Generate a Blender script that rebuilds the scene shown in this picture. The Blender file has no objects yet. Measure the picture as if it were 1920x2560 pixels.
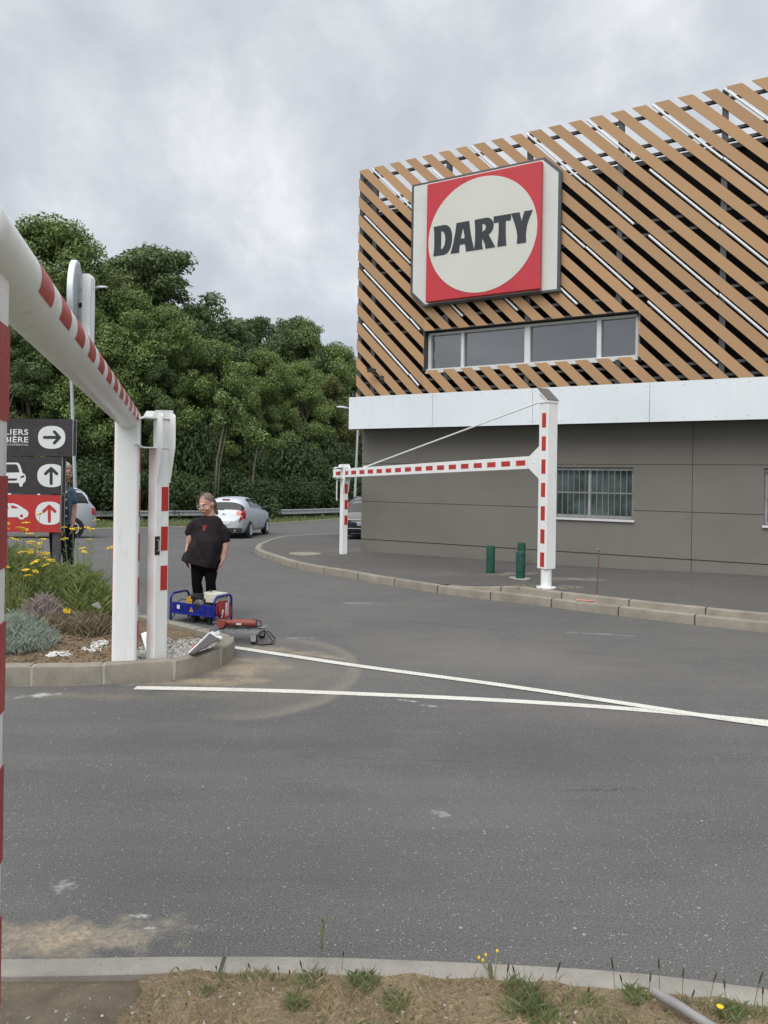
import bpy, bmesh, math, random
import numpy as np
from mathutils import Vector, Matrix
from mathutils.geometry import delaunay_2d_cdt
rad = math.radians
random.seed(7); RS = np.random.RandomState(11)
sc = bpy.context.scene
COL = sc.collection
H = 1.85; F = 1923.0; ROLL = 0.0145
# ---------------------------------------------------------------- camera
cd = bpy.data.cameras.new('camera'); cam = bpy.data.objects.new('camera', cd); COL.objects.link(cam)
cam.location = (0, 0, H); cam.rotation_euler = (rad(90), -ROLL, 0)
cd.sensor_width = 36; cd.sensor_fit = 'AUTO'; cd.lens = F/2560*36; cd.shift_y = -86/2560
cd.clip_start = 0.05; cd.clip_end = 3000
sc.camera = cam
# ---------------------------------------------------------------- world: overcast sky over a Nishita sky
SUN_EL, SUN_AZ = rad(50), rad(203)      # azimuth clockwise from +Y
w = bpy.data.worlds.new('World'); sc.world = w; w.use_nodes = True
nt = w.node_tree; nt.nodes.clear()
def wn(t, **k):
    n = nt.nodes.new(t)
    for a, b in k.items(): setattr(n, a, b)
    return n
def wl(a, b): nt.links.new(a, b)
out = wn('ShaderNodeOutputWorld'); mixs = wn('ShaderNodeMixShader')
bg1 = wn('ShaderNodeBackground'); bg2 = wn('ShaderNodeBackground')
sky = wn('ShaderNodeTexSky', sky_type='NISHITA', sun_disc=False)
sky.sun_elevation = SUN_EL; sky.sun_rotation = SUN_AZ
wl(sky.outputs[0], bg1.inputs[0]); bg1.inputs[1].default_value = 0.12
tc = wn('ShaderNodeTexCoord'); sep = wn('ShaderNodeSeparateXYZ'); wl(tc.outputs['Generated'], sep.inputs[0])
zz = wn('ShaderNodeMath', operation='MAXIMUM'); wl(sep.outputs[2], zz.inputs[0]); zz.inputs[1].default_value = 0.0
za = wn('ShaderNodeMath', operation='ADD'); wl(zz.outputs[0], za.inputs[0]); za.inputs[1].default_value = 0.62
comb = wn('ShaderNodeCombineXYZ')
for i in (0, 1):
    d = wn('ShaderNodeMath', operation='DIVIDE'); wl(sep.outputs[i], d.inputs[0]); wl(za.outputs[0], d.inputs[1]); wl(d.outputs[0], comb.inputs[i])
def wnoise(scale, detail, rough, dist, off):
    mp = wn('ShaderNodeMapping'); wl(comb.outputs[0], mp.inputs[0]); mp.inputs['Location'].default_value = off
    mp.inputs['Scale'].default_value = (1, .78, 1)
    n = wn('ShaderNodeTexNoise'); wl(mp.outputs[0], n.inputs[0])
    n.inputs['Scale'].default_value = scale; n.inputs['Detail'].default_value = detail
    n.inputs['Roughness'].default_value = rough; n.inputs['Distortion'].default_value = dist
    return n
n1 = wnoise(4.6, 10, .60, .25, (3.3, 1.2, 0)); n2 = wnoise(2.0, 4, .5, .1, (9.1, 4.2, 0))
mx = wn('ShaderNodeMath', operation='MULTIPLY_ADD'); wl(n2.outputs[0], mx.inputs[0]); mx.inputs[1].default_value = .36
mh = wn('ShaderNodeMath', operation='MULTIPLY'); wl(n1.outputs[0], mh.inputs[0]); mh.inputs[1].default_value = .92
wl(mh.outputs[0], mx.inputs[2])
cr = wn('ShaderNodeValToRGB'); wl(mx.outputs[0], cr.inputs[0])
el = cr.color_ramp.elements
el[0].position = .52; el[0].color = (.60, .64, .70, 1)
el[1].position = .79; el[1].color = (.90, .925, .96, 1)
e = cr.color_ramp.elements.new(.605); e.color = (.665, .70, .755, 1)
e = cr.color_ramp.elements.new(.675); e.color = (.735, .77, .825, 1)
gr = wn('ShaderNodeMapRange'); wl(sep.outputs[2], gr.inputs[0])
gr.inputs['From Min'].default_value = .55; gr.inputs['From Max'].default_value = 1; gr.inputs['To Min'].default_value = .97; gr.inputs['To Max'].default_value = 2.5
wl(cr.outputs[0], bg2.inputs[0]); wl(gr.outputs[0], bg2.inputs[1])
mk = wn('ShaderNodeMapRange'); wl(n2.outputs[0], mk.inputs[0])
mk.inputs['From Min'].default_value = .3; mk.inputs['From Max'].default_value = .5; mk.inputs['To Min'].default_value = .8; mk.inputs['To Max'].default_value = .97
wl(mk.outputs[0], mixs.inputs[0]); wl(bg1.outputs[0], mixs.inputs[1]); wl(bg2.outputs[0], mixs.inputs[2]); wl(mixs.outputs[0], out.inputs[0])
# ---------------------------------------------------------------- sun (veiled by the cloud)
sl = bpy.data.lights.new('sun', 'SUN'); sl.energy = 2.3; sl.angle = rad(55); sl.color = (1, .965, .91)
so = bpy.data.objects.new('sun', sl); COL.objects.link(so)
sdir = Vector((math.sin(SUN_AZ)*math.cos(SUN_EL), math.cos(SUN_AZ)*math.cos(SUN_EL), math.sin(SUN_EL)))
so.rotation_euler = sdir.to_track_quat('Z', 'Y').to_euler(); so.location = (0, 0, 40)
sc.view_settings.view_transform = 'Standard'; sc.view_settings.look = 'None'; sc.view_settings.gamma = 1
sc.view_settings.exposure = 0.0
# ---------------------------------------------------------------- photo pixel -> point in the place
CR, SR = math.cos(ROLL), math.sin(ROLL)
def ray(x, y):
    dx, dy = x-960, y-1194
    return dx*CR+dy*SR, dx*SR-dy*CR
def smooth(a, b, t):
    t = max(0., min(1., (t-a)/(b-a))); return t*t*(3-2*t)
def G(Y):                      # height of the road: falls away beyond the gantry
    if Y < 16: return 0.
    if Y < 20: return -.0525*(Y-16)**2/16
    if Y < 28: return -.0525-.0512*(Y-20)
    return -.4621 - .0125*(Y-28)
def at(x, y, Y):
    u, h = ray(x, y); return Vector((u*Y/F, Y, H+h*Y/F))
def gnd(x, y, off=0.):
    u, h = ray(x, y); Y = 10.
    for _ in range(40): Y = (H-off-G(Y))*F/-h
    return Vector((u*Y/F, Y, G(Y)+off))
# facade frame
ED = Vector((.8567, -.5158, 0)); NF = Vector((-.5158, -.8567, 0)); FO = Vector((-55.4*18.16/F, 18.16, 0)); UP = Vector((0, 0, 1))
def P3(t, z, o=0.): return FO+ED*t+NF*o+UP*z
def hit(x, y, P, d):           # ray against the vertical plane through P along horizontal d -> (s, z)
    u, h = ray(x, y); n = Vector((-d.y, d.x, 0)); r = Vector((u/F, 1, h/F))
    k = n.dot(Vector((P.x, P.y, 0)))/n.dot(r); q = r*k
    return (q-P).dot(d), H+q.z
def fac(x, y, o=0.): return hit(x, y, FO+NF*o, ED)
# ---------------------------------------------------------------- materials
class N:
    def __init__(s, name):
        s.m = bpy.data.materials.new(name); s.m.use_nodes = True; s.t = s.m.node_tree; s.b = s.t.nodes['Principled BSDF']
        s.geo = None
    def n(s, t, ins=None, **k):
        n = s.t.nodes.new(t)
        for a, b in k.items(): setattr(n, a, b)
        for a, b in (ins or {}).items(): s.set(n.inputs[a], b)
        return n
    def set(s, i, v):
        if isinstance(v, bpy.types.NodeSocket): s.t.links.new(v, i)
        else:
            if isinstance(v, (tuple, list)) and len(v) == 3 and i.type == 'RGBA': v = (*v, 1)
            i.default_value = v
    def pos(s):
        if not s.geo: s.geo = s.n('ShaderNodeNewGeometry')
        return s.geo.outputs['Position']
    def noise(s, scale, detail=3, rough=.55, vec=None, dist=0.):
        v = vec or s.pos()
        return s.n('ShaderNodeTexNoise', {'Vector': v, 'Scale': scale, 'Detail': detail, 'Roughness': rough, 'Distortion': dist}).outputs[0]
    def mr(s, v, a, b, c=0., d=1.): return s.n('ShaderNodeMapRange', {0: v, 1: a, 2: b, 3: c, 4: d}).outputs[0]
    def math(s, op, a, b=0.): return s.n('ShaderNodeMath', {0: a, 1: b}, operation=op).outputs[0]
    def mix(s, f, a, b, bt='MIX'):
        n = s.n('ShaderNodeMix', data_type='RGBA', blend_type=bt)
        s.set(n.inputs[0], f); s.set(n.inputs[6], a); s.set(n.inputs[7], b); return n.outputs[2]
    def vscale(s, sx, sy, sz, vec=None): return s.n('ShaderNodeMapping', {0: vec or s.pos(), 3: (sx, sy, sz)}).outputs[0]
    def ell(s, cx, cy, rx, ry, rot=0., soft=.5, ns=3., na=.5):
        m = s.n('ShaderNodeMapping', {0: s.pos(), 1: (cx, cy, 0), 2: (0, 0, rot), 3: (rx, ry, 1e6)}, vector_type='TEXTURE').outputs[0]
        l = s.n('ShaderNodeVectorMath', {0: m}, operation='LENGTH').outputs[1]
        z = s.math('ADD', l, s.mr(s.noise(ns, 4), .3, .7, -na, na))
        return s.mr(z, 1., 1.-soft, 0., 1.)
    def bump(s, h, strength=.3, dist=.01):
        b = s.n('ShaderNodeBump', {'Height': h, 'Strength': strength, 'Distance': dist}); s.set(s.b.inputs['Normal'], b.outputs[0])
    def out(s, col=None, rough=None, metal=None, spec=None):
        if col is not None: s.set(s.b.inputs['Base Color'], col)
        if rough is not None: s.set(s.b.inputs['Roughness'], rough)
        if metal is not None: s.set(s.b.inputs['Metallic'], metal)
        if spec is not None: s.set(s.b.inputs['Specular IOR Level'], spec)
        return s.m
def pm(name, col, rough=.5, metal=0., spec=.5, var=.12, vs=3., bump=0., bs=80., dirt=None, da=.3, coat=0.):
    a = N(name); c2 = tuple(v*(1-var) for v in col); c1 = tuple(min(1, v*(1+var*.5)) for v in col)
    f = a.mr(a.noise(vs, 5), .35, .65)
    c = a.mix(f, c2, c1)
    if dirt: c = a.mix(a.mr(a.noise(vs*2.3, 6, .65), .5, .72, 0, da), c, dirt)
    a.out(c, None, metal, spec)
    a.set(a.b.inputs['Roughness'], a.mr(a.noise(vs*4, 3), .3, .7, max(0, rough-.06), min(1, rough+.08)))
    if coat: a.b.inputs['Coat Weight'].default_value = coat
    if bump: a.bump(a.noise(bs, 3), bump, .004)
    return a.m
MT = {}
a = N('white_paint'); c = a.mix(a.mr(a.noise(2.2, 5), .4, .7, 0, .5), (.81, .82, .82), (.73, .73, .71)); c = a.mix(a.mr(a.noise(7, 6, .7, a.vscale(2.5, 2.5, .35)), .56, .72, 0, .45), c, (.46, .44, .39)); c = a.mix(a.mr(a.noise(55, 3, .6), .69, .74, 0, .7), c, (.30, .27, .22)); a.out(c, .34); MT['white_paint'] = a.m
MT['red_tape'] = pm('red_tape', (.46, .028, .02), .4, var=.1, vs=9)
MT['red_paint'] = pm('red_paint', (.36, .02, .022), .38, var=.12, vs=6)
MT['galv'] = pm('galvanised', (.42, .44, .46), .45, .6, var=.2, vs=8)
MT['lamp_grey'] = pm('lamp_grey', (.45, .47, .49), .5, .2, var=.1)
MT['wall'] = pm('wall_render', (.196, .186, .167), .92, spec=.2, var=.05, vs=.9, bump=.35, bs=220, dirt=(.14, .13, .115), da=.22)
MT['groove'] = pm('groove_dark', (.055, .05, .045), .95, var=.1)
a = N('fascia_panel'); c = a.mix(a.mr(a.noise(.5, 4), .35, .65), (.67, .72, .76), (.74, .78, .81)); c = a.mix(a.mr(a.noise(6, 5, .7, a.vscale(2.2, 2.2, .12)), .53, .75, 0, .30), c, (.52, .54, .54)); a.out(c, .38); MT['fascia'] = a.m
a = N('orange_slat'); g = a.pos(); isl = a.geo.outputs['Random Per Island']
c = a.mix(isl, (.385, .238, .130), (.465, .28, .148)); c = a.mix(a.mr(a.noise(.7, 5), .45, .7, 0, .35), c, (.42, .27, .15)); c = a.mix(a.mr(a.noise(9, 5, .7, a.vscale(1, 1, .35)), .55, .75, 0, .35), c, (.36, .235, .135)); a.out(c, .62, spec=.3); MT['slat'] = a.m
MT['steel_dark'] = pm('steel_dark', (.065, .07, .075), .55, .3, var=.25, vs=5)
MT['back_dark'] = pm('dark_cladding', (.012, .012, .013), .8, spec=.1, var=.2)
MT['alu'] = pm('aluminium_tube', (.70, .73, .76), .35, .15, var=.08)
MT['win_frame'] = pm('window_frame', (.62, .63, .64), .4, var=.05)
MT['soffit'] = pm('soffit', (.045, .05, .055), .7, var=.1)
MT['sign_case'] = pm('sign_case', (.085, .085, .095), .45, .3, var=.1)
MT['sign_white'] = pm('sign_white', (.60, .62, .60), .45, var=.05, vs=.8, dirt=(.45, .45, .4), da=.25)
MT['sign_red'] = pm('sign_red', (.50, .032, .045), .38, var=.05)
MT['sign_cream'] = pm('sign_cream', (.60, .60, .55), .5, var=.04, vs=.7, dirt=(.5, .49, .43), da=.3)
MT['letter'] = pm('letter_dark', (.022, .026, .036), .45, var=.1)
MT['green_bollard'] = pm('green_bollard', (.008, .075, .05), .35, var=.2, vs=10, dirt=(.2, .22, .2), da=.25)
MT['blue'] = pm('blue_frame', (.012, .018, .22), .35, var=.15, vs=8, dirt=(.1, .1, .14), da=.3)
MT['black_plastic'] = pm('black_plastic', (.018, .018, .02), .45, var=.3, vs=15)
MT['engine'] = pm('engine_metal', (.10, .10, .10), .5, .4, var=.6, vs=40)
MT['cream_tank'] = pm('cream_tank', (.62, .60, .50), .4, var=.06, vs=10)
MT['reel_red'] = pm('reel_red', (.28, .022, .025), .5, var=.3, vs=20, dirt=(.4, .35, .3), da=.3)
MT['drill_red'] = pm('drill_red', (.24, .042, .026), .45, var=.2, vs=25, dirt=(.12, .06, .05), da=.5)
MT['yellow'] = pm('yellow_label', (.62, .38, .03), .5, var=.1, vs=20)
MT['rubber'] = pm('rubber', (.016, .016, .017), .75, var=.2)
MT['board_grey'] = pm('board_grey', (.085, .075, .072), .55, var=.1)
MT['cloth_dark'] = pm('tshirt', (.022, .018, .021), .9, spec=.15, var=.2, vs=6, bump=.4, bs=35)
MT['cloth_black'] = pm('leggings', (.006, .006, .007), .9, spec=.1, var=.2)
MT['cloth_blue'] = pm('blue_shirt', (.085, .14, .19), .9, spec=.15, var=.25, vs=6, bump=.4, bs=30)
MT['jeans'] = pm('jeans', (.012, .018, .035), .9, spec=.15, var=.25)
MT['hair_w'] = pm('hair_brown_grey', (.16, .12, .09), .6, var=.55, vs=30, bump=.8, bs=90)
MT['hair_m'] = pm('hair_grey', (.36, .32, .27), .6, var=.4, vs=30, bump=.8, bs=90)
MT['hair_d'] = pm('hair_dark', (.05, .03, .025), .6, var=.4, vs=30)
MT['car_silver'] = pm('car_silver', (.50, .53, .57), .42, .3, var=.02, vs=.3)
MT['car_black'] = pm('car_black', (.012, .012, .016), .2, var=.1, coat=.8)
MT['tail_red'] = pm('tail_red', (.5, .015, .02), .15, var=.2, vs=12, coat=1)
MT['plate'] = pm('plate_white', (.7, .7, .7), .5, var=.03)
MT['plate_blue'] = pm('plate_blue', (.02, .06, .4), .5, var=.03)
a = N('white_line'); c = a.mix(a.mr(a.noise(2.5, 5), .4, .7, 0, .5), (.66, .65, .59), (.54, .52, .46)); c = a.mix(a.mr(a.noise(90, 5, .7), .52, .64, 0, .75), c, (.16, .15, .14)); c = a.mix(a.mr(a.noise(5, 6, .7), .6, .7, 0, .6), c, (.2, .19, .17)); a.out(c, .75, spec=.2); MT['white_line'] = a.m
MT['pvc'] = pm('grey_pipe', (.23, .22, .215), .5, var=.15, vs=20)
a = N('skin'); c = a.mix(a.mr(a.noise(14, 4), .35, .65), (.47, .25, .185), (.58, .35, .265)); a.out(c, .55); a.b.inputs['Subsurface Weight'].default_value = .08; a.b.inputs['Subsurface Radius'].default_value = (.02, .008, .004); MT['skin'] = a.m
a = N('car_glass'); a.out((.012, .016, .018), .08); a.b.inputs['IOR'].default_value = 1.38; MT['glass'] = a.m
a = N('window_glass'); a.out((.03, .034, .04), .03); a.b.inputs['IOR'].default_value = 2.7; MT['glass2'] = a.m
a = N('office_glass'); cc = a.mix(a.mr(a.noise(1.8, 3), .4, .62), (.035, .05, .05), (.10, .13, .13)); a.out(cc, .12); MT['glass3'] = a.m
a = N('lens_glass'); a.out((.8, .8, .8), .05); a.b.inputs['Transmission Weight'].default_value = 1.; MT['lens'] = a.m
# concrete
def conc(name, col, ds=.45):
    a = N(name)
    c = a.mix(a.mr(a.noise(4, 6, .65), .3, .7), tuple(v*.72 for v in col), tuple(v*1.12 for v in col))
    c = a.mix(a.mr(a.noise(1.3, 5, .7), .5, .75, 0, ds), c, tuple(v*.45 for v in (col[0], col[1]*.95, col[2]*.85)))
    c = a.mix(a.mr(a.noise(140, 2), .6, .7, 0, .5), c, tuple(v*1.35 for v in col))
    c = a.mix(a.mr(a.noise(90, 2), .66, .72, 0, .6), c, tuple(v*.4 for v in col))
    a.out(c, .9, spec=.2); a.bump(a.noise(160, 4), .5, .004); return a.m
MT['kerb'] = conc('kerb_concrete', (.275, .25, .205)); MT['joint'] = conc('kerb_joint', (.40, .39, .35), .2)
MT['joint_dark'] = conc('kerb_joint_dark', (.09, .085, .075), .2)
MT['kerb_near'] = conc('kerb_near_concrete', (.31, .29, .255), .25)
# asphalt
def asphalt(name, base, stains=True):
    a = N(name)
    big = a.noise(.35, 5, .6); mid = a.noise(2.2, 5, .6, a.vscale(.6, 1.6, 1)); fine = a.noise(120, 4, .7)
    c = a.mix(a.mr(big, .3, .7), tuple(v*.80 for v in base), tuple((base[0]*1.25, base[1]*1.22, base[2]*1.16)))
    c = a.mix(a.mr(mid, .48, .7, 0, .45), c, tuple(v*.68 for v in base))
    strk = a.noise(1.6, 6, .65, a.vscale(.22, 2.2, 1)); c = a.mix(a.mr(strk, .52, .68, 0, .4), c, tuple(v*.62 for v in base)); c = a.mix(a.mr(strk, .46, .34, 0, .35), c, (base[0]*1.5, base[1]*1.45, base[2]*1.38))
    c = a.mix(a.mr(fine, .42, .6, 0, .75), c, tuple(v*1.55 for v in base))
    c = a.mix(a.mr(fine, .45, .33, 0, .9), c, tuple(v*.3 for v in base))
    for sc_, th, al, colr in ((150, .80, .6, (.34, .33, .31)), (85, .93, .7, (.44, .43, .39)), (38, .988, .55, (.46, .43, .37))):
        v = a.n('ShaderNodeTexVoronoi', {'Vector': a.pos(), 'Scale': sc_}, feature='F1')
        sepc = a.n('ShaderNodeSeparateColor', {0: v.outputs['Color']})
        pick = a.mr(sepc.outputs[0], th, th+.01); near = a.mr(v.outputs['Distance'], .34, .22)
        c = a.mix(a.math('MULTIPLY', a.math('MULTIPLY', pick, near), al), c, colr)
    # tar seams: thin dark wandering lines
    sm = a.noise(1., 2, .4, a.vscale(.12, .55, 1))
    seam = a.math('ABSOLUTE', a.math('SUBTRACT', sm, .47))
    if stains:
        dust = (.30, .245, .165)
        def st(m, al, col): return a.mix(a.math('MULTIPLY', m, al), c, col)
        grain = a.mr(a.noise(38, 4, .7), .35, .65, .25, 1.)
        for (cx, cy, rx, ry, rot, soft, ns, na, al, col) in STAINS:
            m = a.ell(cx, cy, rx, ry, rot, abs(soft), ns, na)
            m = a.math('MULTIPLY', m, a.mr(a.n('ShaderNodeSeparateXYZ', {0: a.pos()}).outputs[0], -1.5, -.7)) if ns == 1.0 else m
            if soft < 0: m = a.math('MULTIPLY', m, a.math('SUBTRACT', 1., a.ell(cx, cy, rx*.92, ry*.92, rot, .12, ns, na)))
            c = a.mix(a.math('MULTIPLY', a.math('MULTIPLY', m, grain), al), c, col)
    a.out(c, .88, spec=.25); a.bump(fine, .3, .004); return a.m
def px_ell(x0, x1, y, hh, **k):
    pass
def ST(x, y, rx, ry, rot, soft, ns, na, al, col):
    p = gnd(x, y); return (p.x, p.y, rx, ry, rot, soft, ns, na, al, col)
DUST = (.27, .225, .155); SAND = (.46, .36, .22); LIME = (.60, .60, .58)
STAINS = [(-1.15, 7.30, .98, 1.52, 0, .12, 1.0, .03, .38, (.20, .18, .145)), (-1.15, 7.30, .98, 1.52, 0, -.05, 1.0, .03, .55, (.27, .245, .195)),
          ST(620, 1690, .9, .9, .1, 1., 2.2, .5, .5, DUST),
          ST(600, 1665, .55, .35, .2, .8, 3, .5, .75, SAND), ST(520, 1705, .7, .16, .1, .8, 3, .6, .7, SAND),
          ST(700, 1625, .6, .14, -.4, .8, 4, .6, .6, SAND), ST(800, 1640, .35, .06, -.4, .8, 4, .6, .5, SAND),
          ST(250, 1740, 1.4, .14, .05, .9, 3, .5, .45, DUST),
          ST(130, 2345, .34, .15, 0, .8, 9, .35, .9, (.40, .32, .21)), ST(330, 2335, .26, .14, 0, .9, 9, .7, .6, (.34, .29, .21)),
          ST(350, 2290, .045, .022, 0, .9, 30, .5, 1., LIME), ST(375, 2320, .03, .012, 0, .9, 30, .6, .8, LIME),
          ST(95, 1738, .22, .06, .2, .9, 9, .7, .8, LIME), ST(1020, 1752, .10, .02, -.3, .9, 20, .7, .9, LIME), ST(1080, 1765, .10, .025, -.3, .9, 20, .7, .7, LIME),
          ST(1100, 2035, .05, .06, 0, .9, 20, .7, .5, LIME), ST(160, 2215, .06, .06, 0, .9, 30, .7, .5, LIME),
          ST(1450, 1780, 1.6, .4, -.15, 1., 2, .4, .5, (.19, .165, .15)), ST(1150, 1640, 3.4, 1.6, -.2, 1., .8, .4, .6, (.19, .178, .162)), ST(800, 1480, 3., 3., -.2, 1., .8, .4, .35, (.18, .17, .16)), ST(1300, 1880, 2.2, .5, -.1, 1., 1.5, .5, .6, (.075, .075, .078)), ST(500, 1860, 2.2, .35, 0, 1., 1.5, .5, .5, (.08, .08, .083)), ST(1000, 2000, 2., .4, -.05, 1., 1.5, .6, .4, (.155, .15, .143)), ST(500, 2180, 1.6, .3, 0, 1., 1.5, .6, .5, (.085, .085, .085)),
          ST(1150, 1566, 1.7, .022, -.42, .6, 2.5, .5, .55, (.035, .035, .035)), ST(1560, 1640, 1.2, .018, -.30, .6, 3., .6, .45, (.035, .035, .035)), ST(1050, 1900, 1.0, .016, -.05, .7, 4., .6, .4, (.03, .03, .03)), ST(1480, 1975, .25, .03, .1, .9, 9, .7, .5, (.03, .03, .03)), ST(650, 1380, 2.2, .03, .9, .7, 2., .5, .35, (.04, .04, .04)), ST(735, 1595, .2, .03, 0, .8, 12, .6, .7, LIME), ST(900, 1508, .35, .05, 0, .8, 12, .6, .5, LIME), ST(1500, 1585, .5, .05, -.2, .8, 8, .6, .3, LIME)]
MT['asphalt'] = asphalt('asphalt', (.094, .0925, .0905))
STAINS2 = [ST(1430, 1478, .55, .25, 0, .9, 7, .6, .9, (.36, .32, .24)), ST(1290, 1462, .6, .2, .3, .9, 6, .6, .8, (.34, .30, .22)),
           ST(900, 1385, .9, .5, 0, .9, 3, .5, .6, (.25, .23, .2)), ST(1120, 1455, 1.6, .4, -.3, 1, 2, .5, .4, (.2, .18, .16)), ST(860, 1391, 1.6, .35, 0, .9, 3, .5, .45, (.22, .2, .17))]
_s = STAINS; STAINS = STAINS2
MT['pavement'] = asphalt('pavement_asphalt', (.088, .084, .08)); STAINS = _s
# soil, grass ground
a = N('soil'); c = a.mix(a.mr(a.noise(3, 6, .7), .3, .7), (.105, .076, .048), (.235, .17, .108))
c = a.mix(a.mr(a.noise(28, 5, .7), .5, .65), c, (.34, .27, .18)); c = a.mix(a.mr(a.noise(45, 4, .7), .58, .7), c, (.035, .025, .018))
mk_ = a.ell(-1.95, 7.62, .55, .75, 0, .5, 5, .35); gr2 = a.noise(26, 5, .75); c = a.mix(mk_, c, a.mix(a.mr(gr2, .44, .56), (.07, .07, .068), (.52, .50, .45))); a.out(c, .95, spec=.15); a.bump(a.noise(30, 6, .7), 1., .03); MT['soil'] = a.m
a = N('dry_soil'); c = a.mix(a.mr(a.noise(5, 6, .7), .3, .7), (.18, .135, .08), (.31, .24, .155))
c = a.mix(a.mr(a.noise(50, 5, .7), .5, .65), c, (.40, .31, .20)); c = a.mix(a.mr(a.noise(60, 4, .7), .56, .68), c, (.05, .036, .024))
a.out(c, .95, spec=.15); a.bump(a.noise(60, 6, .7), 1., .02); MT['dry_soil'] = a.m
a = N('grass_ground'); c = a.mix(a.mr(a.noise(.8, 6, .65), .35, .65), (.045, .075, .02), (.12, .15, .045)); c = a.mix(a.mr(a.noise(6, 5, .7), .5, .7), c, (.18, .17, .08))
a.out(c, .95, spec=.1); MT['grass_ground'] = a.m
a = N('wet_slab'); c = a.mix(a.mr(a.noise(5, 6, .7), .3, .7), (.085, .066, .042), (.17, .14, .095)); c = a.mix(a.mr(a.noise(70, 3), .62, .7, 0, .6), c, (.28, .27, .24))
a.out(c, .7, spec=.3); a.bump(a.noise(60, 4), .5, .006); MT['wet_slab'] = a.m
def leafmat(name, c1, c2, c3, ns=.5, tr=.25, rough=.55):
    a = N(name); g = a.pos(); isl = a.geo.outputs['Random Per Island']
    c = a.mix(a.mr(a.noise(ns, 3), .35, .65), c1, c2); c = a.mix(a.math('MULTIPLY', isl, .8), c, c3)
    a.out(c, rough, spec=.3)
    tl = a.n('ShaderNodeBsdfTranslucent', {0: c}); ms = a.n('ShaderNodeMixShader', {0: tr, 1: a.b.outputs[0], 2: tl.outputs[0]})
    o = [x for x in a.t.nodes if x.type == 'OUTPUT_MATERIAL'][0]; a.t.links.new(ms.outputs[0], o.inputs[0]); return a.m
MT['leaf1'] = leafmat('leaf_green', (.060, .102, .026), (.145, .210, .052), (.24, .31, .11), tr=.16)
MT['leaf2'] = leafmat('leaf_dark', (.038, .072, .025), (.092, .142, .048), (.17, .22, .088), tr=.16)
MT['leaf3'] = leafmat('leaf_olive', (.075, .10, .028), (.14, .165, .048), (.21, .225, .085), tr=.16)
MT['leaf_yarrow'] = leafmat('leaf_yarrow', (.12, .17, .05), (.21, .26, .09), (.28, .32, .12), 6, .3)
MT['leaf_silver'] = leafmat('leaf_silver', (.20, .25, .20), (.34, .40, .34), (.45, .5, .44), 9, .15)
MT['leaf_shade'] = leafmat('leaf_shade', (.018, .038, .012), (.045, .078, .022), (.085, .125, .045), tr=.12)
MT['brown_stalk'] = leafmat('brown_stalk', (.10, .075, .045), (.20, .155, .09), (.36, .31, .21), 8, .15)
MT['straw'] = leafmat('straw', (.22, .15, .08), (.36, .27, .15), (.48, .40, .25), 8, .2)
MT['grassy'] = leafmat('grass_blade', (.10, .145, .05), (.19, .24, .10), (.32, .34, .18), 5, .3)
MT['heather'] = leafmat('dry_heather', (.20, .15, .13), (.36, .30, .28), (.48, .42, .4), 10, .1)
MT['petal'] = leafmat('yellow_flower', (.75, .48, .02), (.85, .60, .03), (.9, .68, .06), 12, .2)
MT['bark'] = pm('bark', (.13, .11, .085), .9, spec=.1, var=.4, vs=3, bump=.5, bs=20)
MT['bark_pale'] = pm('bark_pale', (.15, .14, .11), .9, spec=.1, var=.3, vs=3)
MT['rubble'] = conc('rubble', (.5, .49, .46), .3)
MT['rust'] = pm('rusty_rod', (.16, .085, .06), .8, var=.4, vs=30)
MT['ribbon'] = pm('pink_ribbon', (.6, .28, .24), .7, var=.2, vs=30)
# ---------------------------------------------------------------- object helpers
WM = {}
def tag(o, label=None, cat=None, group=None, kind=None):
    for k, v in (('label', label), ('category', cat), ('group', group), ('kind', kind)):
        if v: o[k] = v
    return o
def thing(name, loc, rz=0., label=None, cat=None, group=None):
    o = bpy.data.objects.new(name, None); COL.objects.link(o); o.empty_display_size = .2
    o.location = loc; o.rotation_euler = (0, 0, rz); WM[o.name] = Matrix.Translation(loc) @ Matrix.Rotation(rz, 4, 'Z')
    return tag(o, label, cat, group)
def mesh_obj(name, verts, faces, mats, parent=None, world=True, fm=None, sm=False, bevel=0., angle=None):
    me = bpy.data.meshes.new(name)
    if parent is not None and world:
        inv = WM[parent.name].inverted(); verts = [inv @ Vector(v) for v in verts]
    me.from_pydata([tuple(v) for v in verts], [], faces)
    mats = mats if isinstance(mats, (list, tuple)) else [mats]
    for m in mats: me.materials.append(MT[m] if isinstance(m, str) else m)
    if fm: me.polygons.foreach_set('material_index', fm)
    if sm:
        me.polygons.foreach_set('use_smooth', [True]*len(me.polygons))
        if angle:
            try: me.set_sharp_from_angle(angle=rad(angle))
            except Exception: pass
    me.update()
    o = bpy.data.objects.new(name, me); COL.objects.link(o)
    if parent is not None: o.parent = parent; WM[o.name] = WM[parent.name]
    else: WM[o.name] = Matrix()
    if bevel:
        b = o.modifiers.new('bevel', 'BEVEL'); b.width = bevel; b.segments = 2; b.limit_method = 'ANGLE'; b.angle_limit = rad(40)
    return o
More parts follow.
